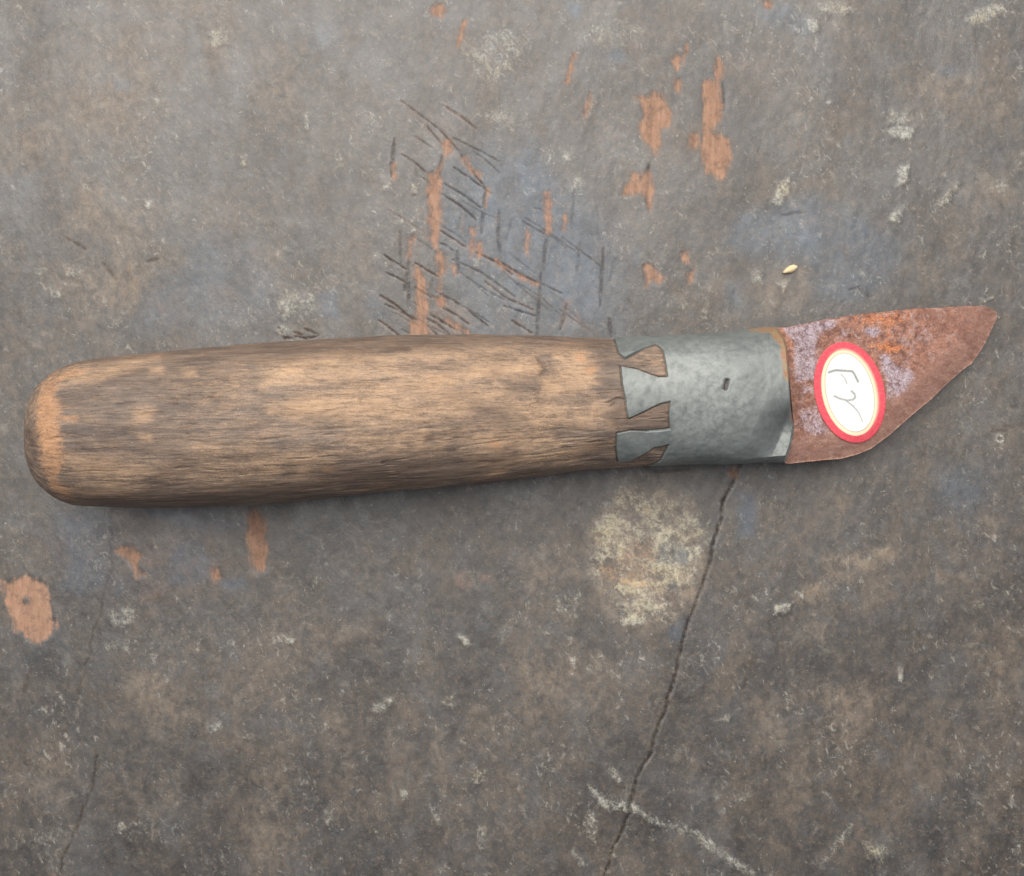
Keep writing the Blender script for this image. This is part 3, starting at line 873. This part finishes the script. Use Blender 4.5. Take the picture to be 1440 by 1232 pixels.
for p, s, v in [
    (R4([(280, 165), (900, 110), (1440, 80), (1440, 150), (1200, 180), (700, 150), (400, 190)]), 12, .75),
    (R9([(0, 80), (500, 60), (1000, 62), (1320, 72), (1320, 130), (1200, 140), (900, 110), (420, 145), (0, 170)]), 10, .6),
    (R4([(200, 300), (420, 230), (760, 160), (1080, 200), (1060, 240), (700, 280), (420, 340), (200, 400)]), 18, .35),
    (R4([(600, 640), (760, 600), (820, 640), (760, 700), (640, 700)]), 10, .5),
    (R4([(140, 760), (500, 760), (1000, 740), (1440, 690), (1440, 790), (900, 825), (300, 830)]), 10, .85),  # lower flank: dirt, and part of its shade painted into the wood
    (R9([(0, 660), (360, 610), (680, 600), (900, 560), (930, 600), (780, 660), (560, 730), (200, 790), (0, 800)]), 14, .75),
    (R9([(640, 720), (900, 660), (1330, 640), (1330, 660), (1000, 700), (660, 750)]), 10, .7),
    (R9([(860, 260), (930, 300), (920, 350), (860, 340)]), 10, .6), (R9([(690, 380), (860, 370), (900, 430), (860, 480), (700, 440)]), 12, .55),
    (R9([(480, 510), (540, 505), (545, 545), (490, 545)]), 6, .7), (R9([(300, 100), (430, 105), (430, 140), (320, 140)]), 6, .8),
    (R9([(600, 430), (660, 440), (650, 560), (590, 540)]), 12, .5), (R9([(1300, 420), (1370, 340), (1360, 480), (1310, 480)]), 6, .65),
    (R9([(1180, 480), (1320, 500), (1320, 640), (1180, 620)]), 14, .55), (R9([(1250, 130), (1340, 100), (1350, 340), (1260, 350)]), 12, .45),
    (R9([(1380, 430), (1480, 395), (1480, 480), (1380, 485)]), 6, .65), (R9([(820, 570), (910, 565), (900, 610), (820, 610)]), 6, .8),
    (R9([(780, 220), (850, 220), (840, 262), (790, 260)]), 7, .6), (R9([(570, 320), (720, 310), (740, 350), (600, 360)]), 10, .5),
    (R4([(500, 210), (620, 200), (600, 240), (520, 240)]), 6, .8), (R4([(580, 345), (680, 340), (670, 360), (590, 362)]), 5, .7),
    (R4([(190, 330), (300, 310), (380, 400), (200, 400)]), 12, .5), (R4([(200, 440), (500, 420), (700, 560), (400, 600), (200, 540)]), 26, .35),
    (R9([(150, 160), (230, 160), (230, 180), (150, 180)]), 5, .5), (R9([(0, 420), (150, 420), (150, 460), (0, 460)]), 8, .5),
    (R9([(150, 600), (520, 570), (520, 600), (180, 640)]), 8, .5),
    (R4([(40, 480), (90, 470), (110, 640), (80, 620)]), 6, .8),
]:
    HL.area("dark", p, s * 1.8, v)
# dents and chips
CH = Layers(hpx, hpy, ["d"])
CH.stroke("d", R9([(985, 160), (1015, 190), (1022, 215), (1000, 245)]), 4.5, 1., soft=3)
CH.stroke("d", R9([(325, 130), (380, 118), (428, 128)]), 6, .8, soft=4)
CH.stroke("d", R9([(1300, 362), (1345, 345), (1370, 350)]), 3, .9, soft=1.5)
CH.stroke("d", R9([(1310, 380), (1350, 350)]), 2.5, .7, soft=1.5)
CH.area("d", R9([(495, 518), (530, 515), (535, 540), (500, 540)]), 4, .6)
CH.stroke("d", R4([(280, 520), (380, 500), (520, 470)]), 2.5, -.3, soft=1.5)
CH.stroke("d", R9([(1000, 490), (1100, 478), (1200, 492), (1290, 485)]), 2.5, .35, soft=2)
CH.stroke("d", R9([(230, 175), (290, 180)]), 4, .5, soft=2)
CH.stroke("d", R9([(640, 560), (900, 525), (1040, 520)]), 2.0, .3, soft=2)
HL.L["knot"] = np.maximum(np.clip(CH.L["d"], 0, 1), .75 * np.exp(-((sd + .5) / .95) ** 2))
HL.area("light", R2z([(300, 270), (460, 210), (520, 260), (530, 390), (430, 370), (330, 330)]), 6, .3)
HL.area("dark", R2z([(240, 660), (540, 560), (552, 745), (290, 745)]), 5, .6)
off -= CH.L["d"] * 0.0003
X1, Y1, Z1 = surf(XX, TT, off)
V = np.stack([X1, Y1, Z1], -1).reshape(-1, 3) - ROOT
cap_end = list(((len(hx) - 1) * NTH + np.arange(NTH)))
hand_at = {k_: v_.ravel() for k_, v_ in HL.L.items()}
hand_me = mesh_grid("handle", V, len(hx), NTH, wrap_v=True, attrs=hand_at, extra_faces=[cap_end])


def handle_material():
    n = NT("worn_handle_wood")
    g1 = n.coords((70, 900, 900))
    g2 = n.coords((160, 1000, 1000), loc=(.3, .1, 0))
    co = n.coords()
    big = n.noise(n.coords((330, 800, 800)), .16, 6, .65, .8)
    st = n.noise(g1, .85, 6, .7, .25)
    st2 = n.noise(g2, 2.4, 5, .75)
    pat = n.noise(n.coords((420, 1000, 1000)), .32, 7, .72, .6)
    gra = n.noise(co, 3.0, 4, .75)
    base = n.mix(n.ss(n.add(n.lin(big, .5), n.lin(st, .5)), .36, .66), c(98, 85, 77), c(138, 120, 105))
    fl2 = n.noise(n.coords((300, 1000, 1000), loc=(.2, .2, .5)), 1.1, 6, .78)
    brk = n.add(n.lin(pat, .55), n.lin(st, .25), n.lin(st2, .30), n.lin(gra, .3), n.lin(fl2, .40), -.02)
    lf = n.ss(n.add(n.lin(n.attr("light"), .40), brk), .80, 1.30)
    base = n.mix(n.mul(lf, .95), base, c(189, 156, 124))
    of = n.ss(n.add(n.lin(n.attr("orange"), .42), brk), .94, 1.32)
    base = n.mix(n.mul(of, .85), base, c(192, 146, 108))
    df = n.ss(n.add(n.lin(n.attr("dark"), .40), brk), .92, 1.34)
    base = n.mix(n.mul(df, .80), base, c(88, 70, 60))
    # free tan flecks
    fk = n.ss(n.add(st2, n.lin(pat, .5)), .86, 1.0)
    base = n.mix(n.mul(fk, .55), base, c(200, 164, 124))
    base = n.gain(base, n.add(n.ss(st, .30, .70, .88, 1.12), n.lin(st2, .95, -.475), n.lin(gra, .9, -.45), n.lin(fl2, .6, -.3)))
    grm = n.ss(n.add(n.noise(n.coords((600, 1000, 1000), loc=(.6, .1, .1)), .16, 7, .75, .8), n.lin(gra, .15)), .54, .74)
    base = n.mix(n.mul(grm, .36), base, c(96, 82, 74))
    # fine dark pores
    po = n.ss(n.noise(n.coords((110, 1000, 1000), loc=(.1, .4, .2)), 3.0, 3, .6), .60, .70)
    base = n.mix(n.mul(po, .35), base, c(78, 62, 52))
    sp = n.ss(n.voro(n.coords((600, 1000, 1000)), .55), .06, .03)
    base = n.mix(n.mul(sp, .5), base, c(206, 190, 176))
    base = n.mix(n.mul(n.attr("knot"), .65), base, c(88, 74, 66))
    hg = n.add(n.lin(st, 1.0), n.lin(st2, .6), n.lin(gra, .2), n.lin(po, -.5))
    nr = n.bump(hg, 0.00022, .6)
    ro = n.ss(pat, .3, .7, .50, .66)
    return n.done(base, ro, nrm_or(nr), spec=.4)


def nrm_or(x):
    return x


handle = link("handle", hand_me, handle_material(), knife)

# ---- cast metal collar
fx = np.concatenate([np.arange(852, 948, 0.85), np.arange(948, 1040, 2.0), np.arange(1040, 1116.5, 0.8)])
XX, TT = np.meshgrid(fx, TH, indexing='ij')
X0, Y0, Z0 = surf(XX, TT, 0.0)
fpx, fpy = proj(X0, Y0, Z0)
sd = np.full(fpx.shape, 50.0)
i = np.nonzero(fpx < 975)
sd[i] = poly_sd(fpx[i], fpy[i], METAL)
off = -0.0007 + 0.00080 * sstep(-1.0, 0.5, sd) + (fbm(XX / 60, TT * 2, 4, 55) - .5) * 0.0006
arc = TT * 95
off += (fbm(XX / 10, arc / 10, 3, 56) - .5) * 0.00010
# small blow-hole
CF = Layers(fpx, fpy, ["rust", "scr", "hole", "painted_shine"])
CF.stroke("hole", R2z([(912, 428), (904, 458), (902, 478)]), 4.6, 1., taper=False, soft=1.6)
off -= CF.L["hole"] * 0.0006
X1, Y1, Z1 = surf(XX, TT, off)
# blade end: trim to the cast outline, slope down to the blade with a lip at the lower corner
px1, py1 = proj(X1, Y1, Z1)
xe = np.interp(py1, [455, 462, 468, 476, 490, 530, 570, 600, 625, 640, 652], [1088, 1093, 1100, 1106, 1110.5, 1114, 1116.5, 1117.5, 1113, 1108, 1103])
wgt = sstep(1040, 1116, XX)
X1 = unproj(px1 + (XX - px1 + xe - 1116.0) * wgt, 0, Z1)[0]
px1, py1 = proj(X1, Y1, Z1)
zb = 0.0112                                            # about the level of the blade's upper face there
din = xe - px1                                         # distance from the end edge
up = Z1 > zb
# upper / middle: a rounded shoulder
drop_u = (1 - sstep(-1, 6, din)) * .5
# lower corner: a hollow slope then a flat lip, along a slanting line
lx = 1108 + (py1 - 588) * (1084 - 1108) / (645 - 588)
dl = lx - px1
drop_l = np.clip(1 - np.maximum(dl, 0) / 42, 0, 1) ** 1.5
low = sstep(556, 610, py1)
lip = zb + 0.0036
zz_u = Z1 - (Z1 - (zb + .0004)) * drop_u * 0.92
zz_l = Z1 - np.maximum(Z1 - lip, 0) * drop_l
zz_l = np.where(din < 3, np.minimum(zz_l, zb + .0003 + np.clip(din, 0, 3) * .0002), zz_l)
Z1 = np.where(up, zz_u * (1 - low) + np.minimum(zz_l, Z1) * low, Z1)
Xn, Yn = unproj(px1, py1, Z1)                          # the lip stands out past the shoulder
mv = low * up
X1 = X1 * (1 - mv) + Xn * mv
Y1 = Y1 * (1 - mv) + Yn * mv
CF.px, CF.py = proj(X1, Y1, Z1)
CF.area("rust", R2z([(1030, 96), (1210, 80), (1280, 120), (1330, 200), (1350, 320), (1340, 440), (1270, 435), (1255, 320), (1240, 200), (1170, 130), (1060, 122)]), 7, 1.)
CF.area("rust", R2z([(1320, 560), (1350, 640), (1320, 740), (1290, 700)]), 6, .6)
CF.area("scr", R2z([(1120, 560), (1300, 470), (1330, 560), (1270, 740), (1180, 880), (1060, 800), (1090, 680)]), 14, 1.)
CF.area("painted_shine", [(1088, 640), (1093, 622), (1103, 600), (1118, 592), (1120, 615), (1112, 640), (1103, 656), (1094, 652)], 5, 1.)  # lip: paler bare metal, with its upward-facing brightness painted in
CF.area("painted_shine", R2z([(560, 240), (900, 230), (980, 420), (1000, 700), (800, 790), (600, 760), (560, 520), (290, 560), (270, 400)]), 30, .8)
V = np.stack([X1, Y1, Z1], -1).reshape(-1, 3) - ROOT
keep = (sd > -3.0).ravel()
end_ring = list(((len(fx) - 1) * NTH + np.arange(NTH)))
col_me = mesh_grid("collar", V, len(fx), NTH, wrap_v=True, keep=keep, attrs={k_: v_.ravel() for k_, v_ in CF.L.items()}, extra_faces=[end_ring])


def collar_material():
    n = NT("dull_pewter")
    co = n.coords()
    a = n.noise(co, .12, 6, .65, .8)
    b = n.noise(co, .7, 6, .72, .4)
    g = n.noise(co, 3.5, 4, .7)
    base = n.mix(n.ss(n.add(n.lin(a, .6), n.lin(b, .4)), .36, .64), c(110, 115, 113), c(131, 136, 133))
    base = n.mix(n.mul(n.attr("painted_shine"), n.ss(b, .35, .65, .1, .7)), base, c(162, 166, 162))
    base = n.gain(base, n.add(1.0, n.lin(g, .12, -.06), n.lin(b, .22, -.11)))
    # grinding marks round the blade end
    sc = n.noise(n.coords((1000, 150, 400), rot=math.radians(-30)), 1.5, 4, .65)
    base = n.mix(n.mul(n.attr("scr"), n.ss(sc, .45, .62, 0, .25)), base, c(104, 104, 102))
    wh = n.ss(n.add(n.noise(n.coords((420, 1000, 1000), rot=.5), 1.1, 5, .7), n.lin(a, .3)), .80, .92)
    base = n.mix(n.mul(wh, .3), base, c(198, 202, 196))
    dk = n.ss(n.noise(n.coords(loc=(.2, .3, .1)), .9, 5, .75), .63, .74)
    base = n.mix(n.mul(dk, .25), base, c(92, 96, 96))
    rf = n.ss(n.add(n.attr("rust"), n.lin(b, .9, -.45)), .35, .85)
    rc = n.mix(n.ss(b, .42, .62), c(150, 128, 92), c(160, 104, 66))
    base = n.mix(n.mul(rf, .85), base, rc)
    base = n.mix(n.mul(n.attr("hole"), .9), base, c(74, 60, 56))
    hg = n.add(n.lin(b, .8), n.lin(g, .25), n.mul(sc, n.attr("scr")))
    nr = n.bump(hg, 0.00014, .5)
    met = n.mul(n.math('SUBTRACT', 1.0, rf), .25)
    return n.done(base, n.ss(b, .3, .7, .40, .52), nr, metallic=met, spec=.5)


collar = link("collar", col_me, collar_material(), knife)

# ---- blade
BT = np.array([(1080, 463), (1110, 459.5), (1150, 451.5), (1200, 443), (1240, 438.5), (1290, 434.5), (1340, 431.5), (1372, 430.5), (1384, 431.5), (1393, 435), (1407, 441)])
BB = np.array([(1080, 640), (1100, 650), (1108, 652.5), (1150, 648), (1182, 645), (1204, 639.5), (1225, 630.5), (1251, 611), (1277, 588.5), (1311, 559.5), (1337, 534.5), (1363, 512.5), (1376, 498), (1386, 482), (1393, 466), (1400, 451), (1407, 444)])


def blade_mid(px):
    return 0.0098 + (px - 1110) * (0.0020 - 0.0098) / 297.0


ux = np.concatenate([np.arange(1080, 1380, 1.3), np.linspace(1380, 1401, 26)])
nv = 150
vv = np.linspace(0, 1, nv)
yt = np.interp(ux, BT[:, 0], BT[:, 1])
yb = np.interp(ux, BB[:, 0], BB[:, 1])
kk = np.array([1, 2, 3, 2, 1]) / 9.0
yt = np.convolve(np.pad(yt, 2, 'edge'), kk, 'valid')
yb[:-20] = np.convolve(np.pad(yb, 2, 'edge'), kk, 'valid')[:-20]
yb += (vnoise(ux / 9, ux * 0, 3) - .5) * .7 + (vnoise(ux / 40, ux * 0, 8) - .5) * 1.2
nick = 2.2 * np.exp(-((ux - 1366) / 3.5) ** 2)
yb += nick
yt += (vnoise(ux / 12, ux * 0, 13) - .5) * 1.2
UU, VV = np.meshgrid(ux, vv, indexing='ij')
PYB = yt[:, None] * (1 - VV) + yb[:, None] * VV
# distance to the cutting edge, for the ground bevel
ed = np.hypot(UU[..., None] - ux[None, None, ::6], PYB[..., None] - yb[None, None, ::6]).min(-1)
edt = np.abs(PYB - yt[:, None])
tip = np.hypot(UU - 1401, PYB - 442)
bev = 38.0
half = 0.00155 * np.sin(np.pi / 2 * np.clip(ed / bev, 0.04, 1)) * sstep(-10, 60, tip) ** .5
half = np.minimum(half, 0.00155 * np.clip(0.45 + edt / 6, 0, 1))
half = np.minimum(half, 0.00155 * np.clip(.2 + tip / 60, 0, 1))
# rust scale and pits
ru = fbm(UU / 14, PYB / 12, 5, 91, .6) - .5
rough_zone = sstep(bev - 8, bev + 6, ed)
half = half + ru * 0.00022 * (0.15 + 0.85 * rough_zone) * sstep(0, 8, ed)
zm = blade_mid(UU)
Xb, Yb = unproj(UU, PYB, zm)
topV = np.stack([Xb, Yb, zm + half], -1)
botV = np.stack([Xb, Yb, zm - half * .9], -1)
KL = Layers(UU, PYB, ["mauve", "orange", "bevel"])
R33 = lambda p: zc((1080, 410), 1440 / 340, p)
for p, s, v in [
    (R33([(80, 215), (230, 185), (390, 160), (400, 210), (300, 260), (280, 330), (290, 420), (270, 530), (160, 540), (140, 400), (150, 300), (90, 260)]), 8, .95),
    (R33([(560, 215), (640, 215), (665, 250), (620, 275), (565, 260)]), 5, 1.),
    (R33([(640, 365), (700, 375), (760, 440), (840, 460), (860, 520), (840, 590), (740, 640), (700, 640), (690, 540), (660, 460)]), 8, .9),
    (R33([(760, 285), (830, 290), (820, 315), (760, 310)]), 5, .7), (R33([(890, 215), (950, 220), (940, 255), (900, 250)]), 6, .6),
    (R33([(190, 560), (280, 570), (260, 610), (190, 610)]), 6, .7), (R33([(170, 700), (290, 680), (340, 790), (380, 870), (230, 860), (180, 800)]), 10, .75),
    (R33([(400, 220), (480, 220), (470, 290), (400, 280)]), 8, .6), (R33([(190, 880), (250, 860), (240, 900), (200, 910)]), 6, .5),
]:
    KL.area("mauve", p, s, v)
for p, s, v in [
    (R33([(550, 150), (690, 130), (820, 120), (840, 160), (740, 190), (720, 240), (740, 290), (700, 310), (690, 210), (560, 190)]), 12, 1.),
    (R33([(590, 320), (680, 300), (760, 320), (840, 320), (800, 350), (720, 370), (620, 345)]), 7, 1.),
    (R33([(1040, 380), (1090, 380), (1090, 440), (1060, 440)]), 7, .6), (R33([(840, 200), (1000, 190), (1100, 200), (1060, 260), (880, 280)]), 14, .45),
    (R33([(60, 210), (100, 230), (160, 380), (150, 440), (120, 330), (80, 260)]), 6, .9), (R33([(480, 150), (540, 150), (540, 180), (490, 185)]), 5, .7),
    (R33([(1020, 90), (1200, 90), (1250, 130), (1060, 170)]), 14, .4), (R33([(1150, 180), (1240, 190), (1200, 260)]), 10, .45),
    (R33([(200, 280), (300, 350), (300, 400), (230, 370)]), 8, .3),
]:
    KL.area("orange", p, s * 1.6, v)
KL.L["bevel"] = 1 - sstep(bev - 10, bev + 4, ed + (fbm(UU / 20, PYB / 20, 3, 4) - .5) * 12)
KL.L["bevel"] = np.maximum(KL.L["bevel"], sstep(1290, 1400, UU + (616 - PYB) * .1) * .55)
nu = len(ux)
allV = np.concatenate([topV.reshape(-1, 3), botV.reshape(-1, 3)]) - ROOT
iu, iv = np.meshgrid(np.arange(nu - 1), np.arange(nv - 1), indexing='ij')
a_ = iu * nv + iv
Ft = np.stack([a_, a_ + 1, a_ + nv + 1, a_ + nv], -1).reshape(-1, 4)[:, ::-1]
# orientation: u to +x, v to -y  ->  normal up needs (u,v) reversed
Fb = Ft[:, ::-1] + nu * nv
N = nu * nv
s1 = np.arange(nu - 1) * nv
side_t = np.stack([s1, s1 + nv, s1 + nv + N, s1 + N], -1)
s2 = s1 + nv - 1
side_b = np.stack([s2 + nv, s2, s2 + N, s2 + nv + N], -1)
s3 = (nu - 1) * nv + np.arange(nv - 1)
side_r = np.stack([s3, s3 + 1, s3 + 1 + N, s3 + N], -1)
s4 = np.arange(nv - 1)
side_l = np.stack([s4 + 1, s4, s4 + N, s4 + 1 + N], -1)
Fall = np.concatenate([Ft, Fb, side_t, side_b, side_r, side_l])
bat = {k_: np.r_[v_.ravel(), v_.ravel()] for k_, v_ in KL.L.items()}
bl_me = mesh_from("blade", allV, Fall, bat, smooth=True)


def blade_material():
    n = NT("rusted_steel")
    co = n.coords()
    a = n.noise(co, .22, 6, .68, .8)
    b = n.noise(co, .75, 6, .74, .5)
    g = n.noise(co, 2.6, 5, .75)
    hs = n.noise(n.coords((240, 1000, 1000)), 1.0, 5, .7)
    base = n.mix(n.ss(n.add(n.lin(a, .5), n.lin(b, .5)), .36, .64), c(116, 76, 64), c(176, 124, 100))
    of = n.ss(n.add(n.lin(n.attr("orange"), .45), n.lin(b, .7), n.lin(g, .3)), .62, .92)
    base = n.mix(n.mul(of, .9), base, n.mix(n.ss(g, .4, .62), c(178, 104, 66), c(216, 142, 90)))
    mf = n.ss(n.add(n.lin(n.attr("mauve"), .40), n.lin(b, .85), n.lin(g, .25)), .64, .98)
    base = n.mix(n.mul(mf, .74), base, n.mix(n.ss(n.add(n.lin(g, .5), n.lin(b, .5)), .4, .62), c(142, 128, 140), c(202, 194, 206)))
    dk = n.ss(n.noise(n.coords(loc=(.1, .2, .3)), .85, 5, .72), .56, .68)
    base = n.mix(n.mul(dk, .6), base, c(88, 58, 56))
    lt = n.ss(n.add(n.lin(n.noise(n.coords(loc=(.5, .1, .3)), .45, 6, .78, .6), 1.0), n.lin(g, .35)), .64, .86)
    base = n.mix(n.mul(lt, .7), base, c(178, 152, 146))
    fr = n.ss(n.add(g, n.lin(a, .35)), .76, .9)
    base = n.mix(n.mul(fr, .5), base, c(190, 168, 162))
    bc = n.mix(n.ss(n.add(n.lin(hs, .6), n.lin(a, .4)), .38, .64), c(152, 112, 98), c(182, 144, 128))
    base = n.mix(n.mul(n.attr("bevel"), n.ss(b, .3, .7, 1.0, .55)), base, bc)
    base = n.gain(base, n.add(1.0, n.lin(g, 1.2, -.6), n.lin(b, .6, -.3), n.lin(hs, .12, -.06)))
    hg = n.add(n.lin(b, .5), n.lin(g, .9), n.lin(dk, -.4))
    nr = n.bump(hg, 0.00022, .7)
    return n.done(base, n.add(n.ss(b, .3, .7, .48, .66), n.lin(n.attr('bevel'), -.12)), nr, metallic=n.mul(n.attr('bevel'), .2), spec=.45)


blade = link("blade", bl_me, blade_material(), knife)

# ---- paper sticker on the blade
scx, scy = 1195.0, 552.0
A_, B_ = 48.8, 72.1
phi = math.radians(13.5)
ns, nt = 60, 120
rr = np.linspace(0, 1, ns)
tt = np.arange(nt) * 2 * math.pi / nt
RR, TT2 = np.meshgrid(rr, tt, indexing='ij')
ex_, ey_ = A_ * RR * np.cos(TT2), B_ * RR * np.sin(TT2)
SPX = scx + ex_ * math.cos(phi) + ey_ * math.sin(phi)
SPY = scy - ex_ * math.sin(phi) + ey_ * math.cos(phi)
# the sticker drapes over the face: smooth blade height plus a hair
ed_s = np.hypot(SPX[..., None] - ux[None, None, ::6], SPY[..., None] - yb[None, None, ::6]).min(-1)
zs = blade_mid(SPX) + 0.00155 * np.sin(np.pi / 2 * np.clip(ed_s / bev, 0, 1)) + 0.00034 + (fbm(SPX / 25, SPY / 25, 2, 66) - .5) * .0001
Xs, Ys = unproj(SPX, SPY, zs)
din_ = (1 - RR) * (A_ * B_ / np.sqrt((B_ * np.cos(TT2)) ** 2 + (A_ * np.sin(TT2)) ** 2))
R44 = lambda p: zc((1100, 440), 5.6, p)
INK = [(R44([(368, 468), (420, 452), (490, 456), (552, 460), (566, 478), (598, 542)]), 3.3, 1.), (R44([(464, 484), (490, 512), (510, 556)]), 2.3, .7),
       (R44([(410, 655), (450, 674), (510, 690), (562, 682), (576, 662), (570, 640), (546, 616)]), 3.0, .9), (R44([(505, 694), (560, 735), (602, 785), (632, 856)]), 2.4, .8)]
ink = np.zeros(SPX.shape)
for p, wd, v in INK:
    d, t = line_d(SPX, SPY, p)
    ink = np.maximum(ink, v * (1 - sstep(wd * .25, wd * .8, d)))
SV = np.stack([Xs, Ys, zs], -1).reshape(-1, 3) - ROOT
SVb = SV.copy()
SVb[:, 2] -= 0.0002
iu, iv = np.meshgrid(np.arange(ns - 1), np.arange(nt), indexing='ij')
iv2 = (iv + 1) % nt
Fs = np.stack([iu * nt + iv, (iu + 1) * nt + iv, (iu + 1) * nt + iv2, iu * nt + iv2], -1).reshape(-1, 4)[:, ::-1]
Ns = ns * nt
ring = (ns - 1) * nt + np.arange(nt)
rim_f = np.stack([ring, np.roll(ring, -1), np.roll(ring, -1) + Ns, ring + Ns], -1)
Fst = np.concatenate([Fs, rim_f])
st_me = mesh_from("sticker", np.concatenate([SV, SVb]), Fst,
                  {"inset": np.r_[din_.ravel(), np.zeros(Ns)], "ink": np.r_[ink.ravel(), np.zeros(Ns)],
                   "fade": np.r_[sstep(-30, 45, (SPX - scx) * .9 - (SPY - scy) * .5).ravel(), np.zeros(Ns)]}, smooth=True)


def sticker_material():
    n = NT("printed_paper")
    co = n.coords()
    g = n.noise(co, 2.2, 4, .6)
    ins = n.add(n.attr("inset"), n.lin(g, .8, -.4))
    red = n.mix(n.ss(g, .35, .65), c(226, 74, 90), c(234, 96, 106))
    cream = c(250, 232, 196)
    white = c(252, 251, 246)
    cw = n.add(10.2, n.lin(n.attr("fade"), 1.5))
    x = n.math('SUBTRACT', ins, cw)
    soft = n.ss(n.attr("fade"), .2, 1.0)
    hard_e = n.ss(x, -.9, .9)
    soft_e = n.ss(x, -4.5, 2.5)
    e = n.add(n.mul(hard_e, n.math('SUBTRACT', 1.0, soft)), n.mul(soft_e, soft))
    base = n.mix(e, red, cream)
    base = n.mix(n.ss(ins, 14.0, 17.5), base, white)
    ln = n.mul(n.ss(ins, 14.6, 15.5), n.ss(ins, 16.8, 15.9))
    base = n.mix(n.mul(ln, .65), base, c(170, 150, 118))
    du = n.ss(n.noise(co, .5, 6, .75), .54, .74, 0, .22)
    base = n.mix(du, base, c(170, 140, 118))
    ik = n.mul(n.attr("ink"), n.ss(n.noise(co, 5.0, 4, .7), .32, .55, .55, 1.))
    base = n.mix(n.mul(ik, .85), base, c(110, 114, 114))
    return n.done(base, .55, n.bump(g, .00005, .4), spec=.4)


sticker = link("sticker", st_me, sticker_material(), knife)
sticker["label"] = "oval white paper sticker with red rim and pencilled letters FY"

# ================================================================== loose wood chip on the board
def chip():
    pts = [(1100, 383), (1104, 378), (1110, 374), (1116, 372), (1121, 373.5), (1122, 376), (1118, 381), (1113, 384), (1106, 385), (1101, 385)]
    P = np.array(pts, float)
    cx_, cy_ = P.mean(0)
    x0_, y0_ = unproj(cx_, cy_)
    V = []
    for z, k_ in [(-.0001, .9), (.0004, 1.0), (.0008, .86), (.00105, .5)]:
        for (a, b) in P:
            X, Y = unproj(cx_ + (a - cx_) * k_, cy_ + (b - cy_) * k_)
            V.append((X - x0_, Y - y0_, z + rng.normal(0, .00004)))
    n_ = len(P)
    F = []
    for r in range(3):
        for j in range(n_):
            F.append((r * n_ + j, r * n_ + (j + 1) % n_, (r + 1) * n_ + (j + 1) % n_, (r + 1) * n_ + j))
    F = np.array(F)[:, ::-1]
    me = mesh_from("wood_chip", np.array(V), F, smooth=True, extra_faces=[list(range(3 * n_, 4 * n_))[::-1], list(range(n_))])
    n = NT("cream_chip")
    b = n.noise(n.coords((400, 1000, 1000), rot=-.4), 1.4, 4, .6)
    m = n.done(n.mix(n.ss(b, .35, .65), c(226, 204, 158), c(246, 230, 192)), .6, n.bump(b, .0002, .6))
    o = link("wood_chip", me, m)
    o.location = (x0_, y0_, -0.0003)
    o["label"] = "tiny cream wood chip lying on the bench above the blade"
    o["category"] = "wood chip"
    return o


chip()
